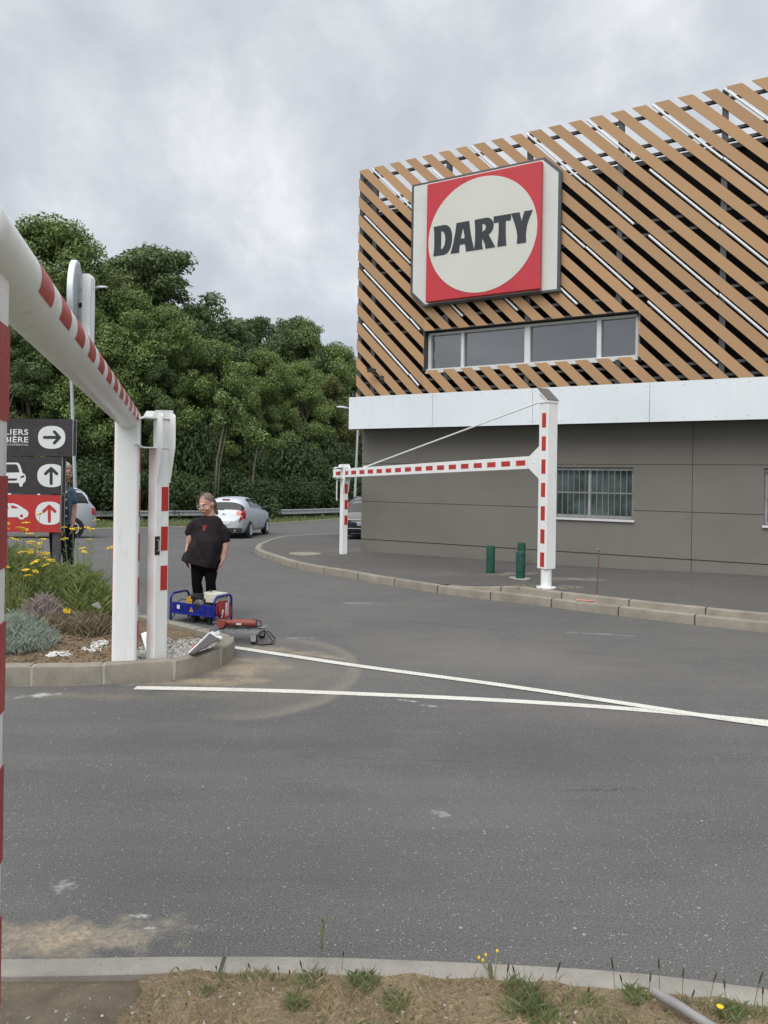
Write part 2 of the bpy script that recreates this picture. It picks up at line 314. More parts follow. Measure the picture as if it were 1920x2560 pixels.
class MB:
    def __init__(s): s.v = []; s.f = []; s.m = []
    def add(s, vs, fs, m=0):
        b = len(s.v); s.v += [Vector(v) for v in vs]; s.f += [tuple(i+b for i in f) for f in fs]; s.m += [m]*len(fs)
    def obox(s, c, ax, ay, az, m=0):     # half-extent vectors
        c = Vector(c); ax, ay, az = Vector(ax), Vector(ay), Vector(az)
        vs = [c+ax*i+ay*j+az*k for k in (-1, 1) for j in (-1, 1) for i in (-1, 1)]
        fs = [(0, 2, 3, 1), (4, 5, 7, 6), (0, 1, 5, 4), (2, 6, 7, 3), (0, 4, 6, 2), (1, 3, 7, 5)]
        if ax.cross(ay).dot(az) < 0: fs = [f[::-1] for f in fs]
        s.add(vs, fs, m)
    def box(s, x0, x1, y0, y1, z0, z1, m=0):
        s.obox(((x0+x1)/2, (y0+y1)/2, (z0+z1)/2), ((x1-x0)/2, 0, 0), (0, (y1-y0)/2, 0), (0, 0, (z1-z0)/2), m)
    def bar(s, a, b, wx, wy, up=(0, 0, 1), m=0):
        a, b = Vector(a), Vector(b); d = (b-a).normalized(); up = Vector(up)
        if abs(d.dot(up)) > .98: up = Vector((1, 0, 0))
        x = d.cross(up).normalized(); y = x.cross(d)
        s.obox((a+b)/2, x*wx/2, y*wy/2, (b-a)/2, m)
    def tube(s, pts, r, n=8, m=0, caps=True):
        pts = [Vector(p) for p in pts]; rs = r if isinstance(r, (list, tuple)) else [r]*len(pts)
        b = len(s.v); prev = None
        for i, p in enumerate(pts):
            d = (pts[min(i+1, len(pts)-1)]-pts[max(i-1, 0)]).normalized()
            if prev is None: x = d.orthogonal().normalized()
            else: x = (prev-d*prev.dot(d)).normalized()
            prev = x; y = d.cross(x)
            for k in range(n):
                t = 2*math.pi*k/n; s.v.append(p+(x*math.cos(t)+y*math.sin(t))*rs[i])
        for i in range(len(pts)-1):
            for k in range(n):
                s.f.append((b+i*n+k, b+i*n+(k+1) % n, b+(i+1)*n+(k+1) % n, b+(i+1)*n+k)); s.m.append(m)
        if caps:
            s.f.append(tuple(b+k for k in range(n))[::-1]); s.f.append(tuple(b+(len(pts)-1)*n+k for k in range(n))); s.m += [m, m]
    def prism(s, poly, fn, o0, o1, m=0):   # poly (a,b); fn(a,b,o)->3d ; o1 = outer
        n = len(poly); b = len(s.v)
        s.v += [Vector(fn(p[0], p[1], o0)) for p in poly]+[Vector(fn(p[0], p[1], o1)) for p in poly]
        s.f.append(tuple(b+i for i in range(n))[::-1]); s.f.append(tuple(b+n+i for i in range(n)))
        s.m += [m, m]
        for i in range(n): s.f.append((b+i, b+(i+1) % n, b+n+(i+1) % n, b+n+i)); s.m.append(m)
    def ellip(s, c, r, n=16, k=10, m=0, M=None):
        c = Vector(c); b = len(s.v)
        for j in range(k+1):
            ph = math.pi*j/k
            for i in range(n):
                t = 2*math.pi*i/n; v = Vector((r[0]*math.sin(ph)*math.cos(t), r[1]*math.sin(ph)*math.sin(t), r[2]*math.cos(ph)))
                s.v.append(c+(M @ v if M else v))
        for j in range(k):
            for i in range(n):
                q = (b+j*n+i, b+(j+1)*n+i, b+(j+1)*n+(i+1) % n, b+j*n+(i+1) % n)
                s.f.append(q); s.m.append(m)
    def lathe(s, prof, c, n=20, ax=None, m=0):   # prof [(r,h)], axis matrix
        c = Vector(c); A = ax or Matrix(); b = len(s.v)
        for r_, h_ in prof:
            for i in range(n):
                t = 2*math.pi*i/n; s.v.append(c+A @ Vector((r_*math.cos(t), r_*math.sin(t), h_)))
        for j in range(len(prof)-1):
            for i in range(n):
                s.f.append((b+j*n+i, b+j*n+(i+1) % n, b+(j+1)*n+(i+1) % n, b+(j+1)*n+i)); s.m.append(m)
        s.f.append(tuple(b+i for i in range(n))[::-1]); s.f.append(tuple(b+(len(prof)-1)*n+i for i in range(n))); s.m += [m, m]
    def build(s, name, mats, parent=None, world=True, sm=False, bevel=0., angle=40):
        return mesh_obj(name, s.v, s.f, mats, parent, world, s.m, sm, bevel, angle)
def fix_normals(o):
    bm = bmesh.new(); bm.from_mesh(o.data); bmesh.ops.recalc_face_normals(bm, faces=bm.faces); bm.to_mesh(o.data); bm.free()
def quads(name, V, mats, parent=None):      # V: (n,4,3) numpy, fast
    n = len(V); me = bpy.data.meshes.new(name)
    me.vertices.add(n*4); me.vertices.foreach_set('co', V.reshape(-1).astype(np.float32))
    me.loops.add(n*4); me.loops.foreach_set('vertex_index', np.arange(n*4, dtype=np.int32))
    me.polygons.add(n); me.polygons.foreach_set('loop_start', np.arange(0, n*4, 4, dtype=np.int32))
    me.update(); me.validate()
    me.materials.append(MT[mats]); o = bpy.data.objects.new(name, me); COL.objects.link(o)
    if parent: o.parent = parent; WM[o.name] = WM[parent.name]
    return o
def region(name, poly, sp, zf, mat, kind='structure', jitter=0.):
    xs = [p[0] for p in poly]; ys = [p[1] for p in poly]; pts = [Vector((p[0], p[1])) for p in poly]; n = len(poly)
    x = min(xs)+sp*.5
    while x < max(xs):
        y = min(ys)+sp*.5
        while y < max(ys):
            pts.append(Vector((x+random.uniform(-1, 1)*jitter, y+random.uniform(-1, 1)*jitter))); y += sp
        x += sp
    r = delaunay_2d_cdt(pts, [(i, (i+1) % n) for i in range(n)], [list(range(n))], 1, 1e-5)
    vs = [(v.x, v.y, zf(v.x, v.y)) for v in r[0]]; fs = []
    for f in r[2]:
        a, b, c = (Vector(vs[i]) for i in f[:3]); fs.append(tuple(f) if (b-a).cross(c-a).z > 0 else tuple(f)[::-1])
    o = mesh_obj(name, vs, fs, mat, sm=True)
    return tag(o, kind=kind) if kind else o
def offset_path(pts, d):
    r = []
    for i, p in enumerate(pts):
        a = Vector(pts[max(i-1, 0)][:2]); b = Vector(pts[min(i+1, len(pts)-1)][:2]); t = (b-a).normalized()
        r.append(Vector((p[0], p[1]))+Vector((-t.y, t.x))*d)
    return r
def resample(pts, step):
    out = [Vector(pts[0][:2])]; acc = 0.
    for i in range(len(pts)-1):
        a, b = Vector(pts[i][:2]), Vector(pts[i+1][:2]); L = (b-a).length; s = step-acc
        while s <= L: out.append(a+(b-a)*(s/L)); s += step
        acc = L-(s-step)
    out.append(Vector(pts[-1][:2])); return out
def catmull(P, k=6):
    P = [Vector(p[:2]) for p in P]; Q = [P[0]*2-P[1]]+P+[P[-1]*2-P[-2]]; r = []
    for i in range(1, len(Q)-2):      # centripetal, so uneven spacing makes no loops
        a, b, c, d = Q[i-1:i+3]; t1 = (b-a).length**.5; t2 = t1+(c-b).length**.5; t3 = t2+(d-c).length**.5
        for j in range(k):
            t = t1+(t2-t1)*j/k; A1 = a*((t1-t)/t1)+b*(t/t1); A2 = b*((t2-t)/(t2-t1))+c*((t-t1)/(t2-t1)); A3 = c*((t3-t)/(t3-t2))+d*((t-t2)/(t3-t2))
            B1 = A1*((t2-t)/t2)+A2*(t/t2); B2 = A2*((t3-t)/(t3-t1))+A3*((t-t1)/(t3-t1)); r.append(B1*((t2-t)/(t2-t1))+B2*((t-t1)/(t2-t1)))
    r.append(P[-1]); return r
def split_parts(o, name):     # every loose piece becomes a part of its own
    me = o.data; n = len(me.vertices); par = list(range(n))
    def fd(i):
        while par[i] != i: par[i] = par[par[i]]; i = par[i]
        return i
    for p in me.polygons:
        v = list(p.vertices)
        for q in v[1:]: par[fd(q)] = fd(v[0])
    gr_ = {}
    for p in me.polygons: gr_.setdefault(fd(p.vertices[0]), []).append(tuple(p.vertices))
    for fs in gr_.values():
        ids = sorted({i for f in fs for i in f}); mp_ = {k: j for j, k in enumerate(ids)}
        m2 = bpy.data.meshes.new(name); m2.from_pydata([tuple(me.vertices[i].co) for i in ids], [], [tuple(mp_[i] for i in f) for f in fs])
        for mt_ in me.materials: m2.materials.append(mt_)
        m2.polygons.foreach_set('use_smooth', [me.polygons[0].use_smooth]*len(m2.polygons)); q = bpy.data.objects.new(name, m2); COL.objects.link(q); q.parent = o.parent
    bpy.data.objects.remove(o)
def kerb(name, path, wd, z0f, hf, block, mat='kerb', ch=.018, gap=.012, jm='joint'):
    """path = outer foot line; body lies to the LEFT of the direction of travel."""
    rs = resample(path, .1); n = max(1, round(block/.1)); mb = MB(); i = 0
    while i < len(rs)-1:
        seg = rs[i:min(i+n, len(rs)-1)+1]
        if len(seg) > 2 and (seg[-1]-seg[-2]).length < .05: seg = seg[:-1]
        if len(seg) < 3: break
        a0, a1 = seg[0], seg[-1]
        seg = [s.copy() for s in seg]
        t = (seg[1]-seg[0]).normalized(); seg[0] += t*gap/2; t = (seg[-1]-seg[-2]).normalized(); seg[-1] -= t*gap/2
        jz = random.uniform(-.003, .003)
        rows = []
        for q, p in enumerate(seg):
            a = seg[max(q-1, 0)]; b = seg[min(q+1, len(seg)-1)]; t = (b-a).normalized(); nn = Vector((-t.y, t.x))
            z0 = z0f(p.x, p.y); h = hf(p.x, p.y)+jz
            prof = [(0, -.05), (.008, h-ch*1.3), (.008+ch*.3, h-ch*.4), (.008+ch, h), (wd-ch*.5, h), (wd, h-ch*.5), (wd, -.05)]
            rows.append([Vector((p.x+nn.x*o, p.y+nn.y*o, z0+z)) for o, z in prof])
        k = len(rows[0]); vs = [v for r in rows for v in r]; fs = []
        for r in range(len(rows)-1):
            for c in range(k-1): fs.append((r*k+c, (r+1)*k+c, (r+1)*k+c+1, r*k+c+1))
        fs.append(tuple(range(k))); fs.append(tuple((len(rows)-1)*k+c for c in range(k))[::-1])
        mb.add(vs, fs, 0)
        if i+n >= len(rs)-1: break
        # mortar joint, slightly recessed
        p = rs[min(i+n, len(rs)-1)]; t = (rs[min(i+n, len(rs)-1)]-rs[i]).normalized(); nn = Vector((-t.y, t.x)); z0 = z0f(p.x, p.y); h = hf(p.x, p.y)-.006
        c = Vector((p.x+nn.x*(wd/2), p.y+nn.y*(wd/2), z0+h/2-.02))
        mb.obox(c, Vector((t.x, t.y, 0))*gap*.6, Vector((nn.x, nn.y, 0))*(wd/2-.004-.006), Vector((0, 0, h/2+.02)), 1)
        i += n
    o = mb.build(name, [mat, jm], sm=True, angle=35); fix_normals(o)
    return tag(o, kind='structure')
# ================================================================ ROAD, PAVEMENT, KERBS
def xyz_grid(name, xs, ys, zf, mat):
    vs = [(x, y, zf(x, y)) for y in ys for x in xs]; n = len(xs)
    fs = [(j*n+i, j*n+i+1, (j+1)*n+i+1, (j+1)*n+i) for j in range(len(ys)-1) for i in range(n-1)]
    return tag(mesh_obj(name, vs, fs, mat, sm=True), kind='structure')
EDGE = [(-70, 14), (-40, 22), (-20, 29), (-11.3, 33.2), (-8, 35.8), (-5.4, 39.5), (-2.7, 46), (0, 54), (4, 70), (9, 95)]
def edge_dist(x, y):   # signed: + beyond the far edge
    best = 1e9; sg = 1
    for a, b in zip(EDGE, EDGE[1:]):
        a, b = Vector(a), Vector(b); d = b-a; t = max(0, min(1, (Vector((x, y))-a).dot(d)/d.length_squared)); q = Vector((x, y))-(a+d*t)
        if q.length < best: best = q.length; sg = 1 if (d.x*q.y-d.y*q.x) > 0 else -1
    return best*sg
xs = [-600, -300, -150, -80]+[x for x in range(-50, 31, 2)]+[45, 80, 150, 300, 600]
ys = [-300, -60, -10, 0, 1, 2.6, 4]+[y for y in range(6, 76, 2)]+[85, 100, 140, 220, 400, 900]
def zground(x, y):
    z = G(min(max(y, 0), 90))-.12
    e = edge_dist(x, y)
    if e > 0 and y < 300: z += .12*smooth(0, 1.2, e)+.5*smooth(9, 16, e)
    return z
xyz_grid('ground', xs, ys, zground, 'grass_ground')
road_poly = [(-70, .4), (60, .4), (60, 95), (9, 95)]+EDGE[::-1][1:]
region('road', [tuple(p) for p in road_poly], 1.5, lambda x, y: G(y), 'asphalt')
# pavement and its kerbs (foot line traced on the ground, from the right edge round the nose)
kp = [gnd(*p) for p in ((1920, 1582), (1877, 1577.9), (1690, 1557), (1519, 1536.6), (1358, 1516), (1282, 1506), (1200, 1497.6), (1080, 1481), (983, 1465), (935, 1457.7), (891.7, 1449), (850.7, 1442), (780.8, 1430), (727.8, 1418), (686.8, 1404.7), (656.7, 1393.8), (641, 1387), (635, 1380.5))]
kp = [(p.x, p.y) for p in kp]; d0 = (Vector(kp[0])-Vector(kp[1])).normalized()
nose = [gnd(*p, .13) for p in ((637, 1368), (644, 1358), (672, 1343.5), (706, 1335.5), (754, 1332.6), (843, 1329))]
nose = [(p.x, p.y) for p in nose]
KP = [(kp[0][0]+d0.x*14, kp[0][1]+d0.y*14), (kp[0][0]+d0.x*6, kp[0][1]+d0.y*6)]+kp+nose+[(nose[-1][0]+2.5, nose[-1][1]+3.2), (nose[-1][0]+6, nose[-1][1]+9)]
KPc = catmull(KP, 5)
def hk(x, y): return .125-.06*smooth(19, 25, y)
def S(x, y):               # pavement surface
    return G(y)+hk(x, y)-.004+.085*smooth(1.2, 2.6, x)*smooth(15.5, 13., y)
# travelling right edge -> nose -> back: pavement lies to the RIGHT of travel, so reverse
KR = KPc[::-1]
kerb('kerb', KR, .15, lambda x, y: G(y), hk, 1.0, gap=.02, jm='joint_dark')
inner = offset_path(KR, .15)
pav = [(p.x, p.y) for p in inner]; pav += [(pav[-1][0]+3, 6), (60, 20), (60, 60), (pav[0][0]+6, 60)]
# the second, raised kerb course on the right: it grows out of the first
XU = 1.0
UPc = [p for p in offset_path(KR, .135) if p.x > XU and p.y < 16]
def hk2(x, y): return .126+.085*smooth(XU, XU+1.1, x)
kerb('kerb', UPc, .13, lambda x, y: G(y), hk2, 1.0, gap=.02, jm='joint_dark')
in1 = [p for p in offset_path(KR, .148) if p.x <= XU or p.y > 16]; in2 = [p for p in offset_path(KR, .135+.125) if p.x > XU+.02 and p.y < 16]
def S(x, y): return G(y)+hk(x, y)-.004+.083*smooth(XU, XU+1.1, x)*smooth(15.5, 13.5, y)
pav = [(p.x, p.y) for p in in1+in2]; pav += [(pav[-1][0]+3, 6), (60, 20), (60, 60), (pav[0][0]+6, 60)]
region('pavement', pav, .8, S, 'pavement')
# far road edge: pale flush kerb
kerb('kerb', EDGE[1:8], .14, lambda x, y: G(y), lambda x, y: .05, 2.0)
# ---------------------------------------------------------------- planted island on the left
IS = [(-9, 6.1), (-5, 6.42), (-3.277, 6.617), (-2.56, 6.70), (-2.167, 6.83), (-1.858, 6.94), (-1.68, 7.12), (-1.55, 7.40), (-1.50, 7.72), (-1.52, 7.98), (-1.68, 8.22), (-2.0, 8.52), (-2.5, 8.96), (-2.95, 9.36), (-3.5, 10.1), (-4.0, 11.2), (-4.6, 12.2), (-5.6, 12.8), (-7.5, 13.1), (-10, 13.2)]
ISc = catmull(IS[:2], 2)[:1]+catmull(IS[1:], 4)
HI = .172
kerb('kerb', ISc, .14, lambda x, y: 0., lambda x, y: HI, .62, gap=.03)
isin = offset_path(ISc, .13)
def soil_z(x, y):
    e = min((Vector((x, y))-q).length for q in isin[::2])
    dip = -.09*math.exp(-(((x+1.95)/.42)**2+((y-7.7)/.6)**2))
    n = math.sin(x*7.1+y*3.3)*.012+math.sin(x*17+y*11)*.008+math.sin(x*3.1-y*5.7)*.014
    return .135+.13*smooth(.2, 2.6, e)+dip+n*smooth(0, .3, e)
region('flowerbed_soil', [(p.x, p.y) for p in isin]+[(-10.0, 10)], .12, soil_z, 'soil', jitter=.03)
# ---------------------------------------------------------------- near verge with flush kerb
nk_up = [gnd(*p, .03) for p in ((26, 2391), (416, 2385), (833, 2388), (960, 2392), (1365, 2411), (1620, 2430), (1920, 2467))]
NK = [(-5, nk_up[0].y-.02)]+[(p.x, p.y) for p in nk_up]; dl = (Vector(NK[-1])-Vector(NK[-2])).normalized(); NK.append((NK[-1][0]+dl.x*4, NK[-1][1]+dl.y*4))
NKc = catmull(NK, 5)[::-1]
kerb('kerb', NKc, .112, lambda x, y: 0., lambda x, y: .032, .98, 'kerb_near', ch=.008, gap=.016, jm='joint_dark')
nin = offset_path(NKc, .112)[::-1]
XC = gnd(395, 2440).x
def near_z(x, y):
    k = min(abs(y-q.y)+abs(x-q.x) for q in nin[::2])
    return .028+.03*smooth(.0, .25, k)+.012*math.sin(x*23+y*9)*smooth(.03, .15, k)+.01*math.sin(x*9-y*31)*smooth(.03, .15, k)
vp = [(p.x, p.y-.002) for p in nin if p.x > XC]
rough = [(XC-.02+random.uniform(-.03, .03), vp[0][1]-.05-i*.06) for i in range(0, 30)]
region('verge_soil', [(XC, vp[0][1])]+vp+[(6, .2), (XC, .2)]+[q for q in rough[::-1] if q[1] > .25], .05, near_z, 'dry_soil', jitter=.012)
slab = [(p.x, p.y-.003) for p in nin if p.x <= XC+.02]
region('path', slab+[(XC+.1, .2), (-5, .2)], .2, lambda x, y: .006+.012*smooth(2.7, 1.5, y)+.003*math.sin(x*9+y*5), 'wet_slab')
# ---------------------------------------------------------------- white road lines (4 mm sheets)
def line(name, px, wd):
    pts = [gnd(*p) for p in px]; ps = catmull([(p.x, p.y) for p in pts], 8); L = offset_path(ps, wd/2); Rr = offset_path(ps, -wd/2)
    vs = [(p.x, p.y, .004) for p in L]+[(p.x, p.y, .004) for p in Rr]; n = len(L)
    return tag(mesh_obj(name, vs, [(i, n+i, n+i+1, i+1) for i in range(n-1)], 'white_line'), kind='structure')
line('road_marking', ((338, 1720), (590, 1725), (810, 1732), (1273, 1753), (1620, 1777), (1940, 1808), (2400, 1860)), .105)
l2 = line('road_marking', ((580, 1619), (720, 1640), (902, 1667), (1273, 1717), (1620, 1769), (1800, 1797), (2200, 1850)), .105)
for v in l2.data.vertices: v.co.z += .003
# ================================================================ BUILDING
MT['bar_grey'] = pm('bar_grey', (.30, .31, .31), .5, .3, var=.2)
MT['frame_grey'] = pm('frame_grey', (.42, .43, .43), .45, var=.1)
B = thing('shop_building', FO+Vector((0, 0, .1)), 0, 'large shop clad in diagonal orange slats above a white band and grey wall', 'building')
WB = 34.0      # facade length (runs past the frame)
mb = MB()
def wbox(mb, t0, t1, z0, z1, o0, o1, m=0):
    mb.obox(P3((t0+t1)/2, (z0+z1)/2, (o0+o1)/2), ED*(t1-t0)/2, NF*(o1-o0)/2, UP*(z1-z0)/2, m)
G3, G2, G1 = .40, 1.285, 2.175
ZS0, ZS1 = 2.95, 3.68          # fascia
# ground-floor openings
wA = [fac(1362, 1168.5)[0], fac(1584.5, 1168.5)[0], fac(1584.5, 1300)[1], fac(1584.5, 1168.5)[1]]
wC0 = fac(1911, 1168)[0]; OPEN = [(wA[0], wA[1], wA[2], wA[3]), (wC0, wC0+(wA[1]-wA[0])+.4, wA[2], wA[3])]
vg = fac(1731, 1200)[0]
# wall as courses between horizontal grooves, vertical joint at vg, with real openings
def course(z0, z1, inset=0.):
    ts = [0, vg-.009, vg+.009, WB]
    cuts = [o for o in OPEN if o[2] < z1 and o[3] > z0]
    for a0, a1 in ((0, vg-.005), (vg+.005, WB)):
        segs = [(a0, a1)]
        for (t0, t1, zz0, zz1) in cuts:
            ns = []
            for s0, s1 in segs:
                if t1 <= s0 or t0 >= s1: ns.append((s0, s1)); continue
                if s0 < t0: ns.append((s0, t0))
                if s1 > t1: ns.append((t1, s1))
                c0, c1 = max(s0, t0), min(s1, t1)
                if zz0 > z0: wbox(mb, c0, c1, z0, zz0, -.3, inset)
                if zz1 < z1: wbox(mb, c0, c1, zz1, z1, -.3, inset)
            segs = ns
        for s0, s1 in segs: wbox(mb, s0, s1, z0, z1, -.3, inset)
course(-.3, G3-.007, -.012); course(G3+.007, G2-.006); course(G2+.006, G1-.005); course(G1+.005, ZS0+.2)
mb.build('wall', 'wall', B)
mb = MB(); wbox(mb, .04, WB, -.3, ZS0, -.36, -.302+.29)   # dark backing seen in the grooves
mb2 = MB()
for z in (G3, G2, G1):
    segs = [(0.003, WB)]
    for (t0, t1, a0, a1) in OPEN:
        if a0 < z < a1:
            segs = [q for s0, s1 in segs for q in ((s0, min(s1, t0)), (max(s0, t1), s1)) if q[1] > q[0]]
    for s0, s1 in segs: wbox(mb2, s0, s1, z-.01, z+.01, -.2, -.010)
wbox(mb2, vg-.01, vg+.01, G3, ZS0+.1, -.2, -.01)
mb2.build('groove', 'groove', B)
# side wall returning away from the corner
ob = MB(); ob.obox(P3(.15, 1.4, -7.3), ED*.15, NF*7, UP*1.7); ob.build('side_wall', 'wall', B)
# barred windows
for (t0, t1, z0, z1) in OPEN:
    m = MB()
    for (a, b, c, d_) in ((t0, t1, z0, z0+.06), (t0, t1, z1-.05, z1), (t0, t0+.05, z0+.06, z1-.05), (t1-.05, t1, z0+.06, z1-.05)): wbox(m, a, b, c, d_, -.16, -.10)
    mid = (t0+t1)/2
    wbox(m, mid-.02, mid+.02, z0+.06, z1-.05, -.158, -.122)
    f = m.build('window', 'frame_grey', B)
    m = MB(); wbox(m, t0+.02, t1-.02, z0+.02, z1-.02, -.14, -.125); m.build('pane', 'glass3', f)
    m = MB(); wbox(m, t0-.02, t1+.03, z0-.045, z0-.002, -.1, .045); m.build('sill', 'win_frame', f)
    m = MB(); n = round((t1-t0)/.118)
    for i in range(n+1): t = t0+.02+(t1-t0-.04)*i/n; m.tube([P3(t, z0+.01, -.03), P3(t, z1-.012, -.03)], .0065, 8)
    for z in (z0+.05, (z0+z1)/2, z1-.05): wbox(m, t0+.004, t1-.004, z-.012, z+.012, -.043, -.039)
    m.build('window_bars', 'bar_grey', f, sm=True)
    m = MB(); wbox(m, t0+.1, t1-.1, z0+.1, z1-.25, -.9, -.88, 0); m.build('blind', 'office_blind', f) if 'office_blind' in MT else None
# white fascia band
OB = .60; tb0 = fac(872, 1030, OB)[0]
seams = [fac(1081, 1040, OB)[0], fac(1331, 1030, OB)[0], fac(1624, 1010, OB)[0]]
st = seams[2]-seams[1]; tt = [tb0]+seams
while tt[-1] < WB: tt.append(tt[-1]+st)
m = MB()
for a_, b_ in zip(tt, tt[1:]): wbox(m, a_+.004, b_-.004, ZS0, ZS1, OB-.03, OB)
wbox(m, tb0+.004, tb0+.034, ZS0, ZS1, -6, OB-.034)
for a_, b_ in zip(tt, tt[1:]):
    for k in range(5):
        t = a_+.06+(b_-a_-.12)*k/4
        for z in (ZS0+.07, ZS1-.07): m.lathe([(.011, 0), (.008, .004)], P3(t, z, OB+.0005), 8, Matrix((ED, UP, NF)).transposed().to_4x4(), 1)
m.build('fascia', ['fascia', 'lamp_grey'], B)
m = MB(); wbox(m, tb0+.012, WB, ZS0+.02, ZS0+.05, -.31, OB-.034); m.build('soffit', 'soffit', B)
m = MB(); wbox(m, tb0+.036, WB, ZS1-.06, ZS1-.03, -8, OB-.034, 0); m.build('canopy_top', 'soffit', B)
# dark inner volume and parapet
tI = fac(916, 800, -.45)[0]; ZR = 8.12
WZ = [fac(1071.4, 831.6, .12), fac(1593.5, 787, .12), fac(1069, 924, .12)]
wt0, wt1 = WZ[0][0], WZ[1][0]; wz1 = (WZ[0][1]+WZ[1][1])/2; wz0 = WZ[2][1]
m = MB()
wbox(m, tI, wt0, ZS1-.02, ZR, -.85, -.45); wbox(m, wt1, WB, ZS1-.02, ZR, -.85, -.45); wbox(m, wt0, wt1, ZS1-.02, wz0, -.85, -.45); wbox(m, wt0, wt1, wz1, ZR, -.85, -.45)
m.build('upper_wall', 'back_dark', B)
m = MB(); wbox(m, tI-.02, WB, ZR+.002, ZR+.10, -.95, -.40); m.build('roof_edge', 'steel_dark', B)
m = MB(); m.obox(P3(tI+.2, (ZS1+ZR)/2, -7.5), ED*.19, NF*6.6, UP*(ZR-ZS1)/2); m.build('upper_side_wall', 'back_dark', B)
# slat screen (45 degrees), clipped round the ribbon window
OS = .30; c0 = fac(898, 427, OS); ZT = c0[1]; tS = c0[0]
PV = .415*1.0; SV = .259
def clip(poly, a, b, c):      # keep a*x+b*y<=c
    r = []
    for i in range(len(poly)):
        p, q = poly[i], poly[(i+1) % len(poly)]; dp = a*p[0]+b*p[1]-c; dq = a*q[0]+b*q[1]-c
        if dp <= 0: r.append(p)
        if (dp < 0) != (dq < 0) and dp != dq: k = dp/(dp-dq); r.append((p[0]+(q[0]-p[0])*k, p[1]+(q[1]-p[1])*k))
    return r
ho = (fac(1060, 832, OS)[0], fac(1596, 787, OS)[0], fac(1069, 926, OS)[1]-.0, fac(1071, 829, OS)[1]+.02)
regs = [(tS, ho[0], ZS1-.02, ZT), (ho[1], WB, ZS1-.02, ZT), (ho[0], ho[1], ho[3], ZT), (ho[0], ho[1], ZS1-.02, ho[2])]
m = MB(); zb = ZT-.018
k = 0; tubes = []
nS = int((WB-tS+6)/PV)+2
fP = lambda a_, b_, o: P3(a_, b_, o)
for k in range(-14, nS):
    zl = zb+k*PV       # lower edge height at t = tS
    for (r0, r1, q0, q1) in regs:
        poly = [(r0, zl-(r0-tS)), (r1, zl-(r1-tS)), (r1, zl+SV-(r1-tS)), (r0, zl+SV-(r0-tS))]
        for cl in ((0, 1, q1), (0, -1, -q0)):
            poly = clip(poly, *cl)
            if len(poly) < 3: break
        if len(poly) >= 3:
            poly2 = [poly[0]]
            for p in poly[1:]:
                if (Vector(p)-Vector(poly2[-1])).length > 1e-4: poly2.append(p)
            if len(poly2) >= 3 and (Vector(poly2[0])-Vector(poly2[-1])).length < 1e-4: poly2.pop()
            if len(poly2) >= 3: m.prism(poly2, fP, OS-.022, OS)
o = m.build('slat_screen', 'slat', B); fix_normals(o)
# steel frame carrying the slats
m = MB()
cols = [tS+.06, tS+.42]+[tS+2.3+i*1.85 for i in range(18)]
for i, t in enumerate(cols):
    if ho[0]-.05 < t < ho[1]+.05:
        wbox(m, t-.05, t+.05, ZS1-.03, ho[2]-.03, OS-.14, OS-.03); wbox(m, t-.05, t+.05, ho[3]+.03, ZT-.03, OS-.14, OS-.03)
    else: wbox(m, t-.05, t+.05, ZS1-.03, ZT-.03, OS-.14, OS-.03)
for z in (ZT-.2, ZT-.75, ZT-.95, ZT-2.2, ZT-2.45, ZT-3.6, ZT-3.85, ZS1+.35, ZS1+.12):
    if ho[2]-.02 < z < ho[3]+.05:
        wbox(m, tS+.12, ho[0]-.05, z-.025, z+.025, OS-.12, OS-.05); wbox(m, ho[1]+.05, WB, z-.025, z+.025, OS-.12, OS-.05)
    else: wbox(m, tS+.12, WB, z-.025, z+.025, OS-.12, OS-.05)
for t in cols[::2]:
    for z in (ZT-.6, ZT-2.3, ZT-3.7):
        if not (ho[0]-.1 < t < ho[1]+.1 and ho[2]-.1 < z < ho[3]+.1): wbox(m, t-.03, t+.03, z-.03, z+.03, -.44, OS-.14)
# corner return: a ladder of dark plates
for i in range(int((ZT-ZS1)/PV)+1): wbox(m, tS, tS+.1, ZT-PV*(i+1)+.05, ZT-PV*i-.12, OS-.5, OS-.142)
for z0_, z1_ in ((ho[2], ho[3]),): 
    wbox(m, ho[0]-.04, ho[0]-.0, z0_, z1_, -.4, OS-.03); wbox(m, ho[1], ho[1]+.03, z0_, z1_, -.4, OS-.03)
    wbox(m, ho[0]-.04, ho[1]+.03, z1_+.0, z1_+.035, -.4, OS-.025)
m.build('support_frame', 'steel_dark', B)
# light tubes lying in every third gap
for k in range(-12, nS, 1):
    if k % 3 != 1: continue
    zc = zb+k*PV-(PV-SV)/2      # centre of the gap under slat k
    for (r0, r1, q0, q1) in regs:
        if (r1-r0) < .3: continue
        a0 = max(r0+.16, tS+zc-q1+.04 if zc-(r0-tS) > q1 else r0+.16); a1 = min(r1-.1, tS+zc-q0-.24)
        za0 = zc-(a0-tS)
        if za0 > q1+.12: a0 = tS+zc-q1-.06; 
        if a1-a0 < .35 or a0 > 21: continue
        m = MB(); s = a0
        while s < a1-.2:
            e_ = min(s+1.25, a1); m.tube([P3(s+.01, zc-(s-tS), OS-.0), P3(e_-.01, zc-(e_-tS), OS-.0)], .023, 8); s = e_
        m.build('light_tube', 'alu', B, sm=True)
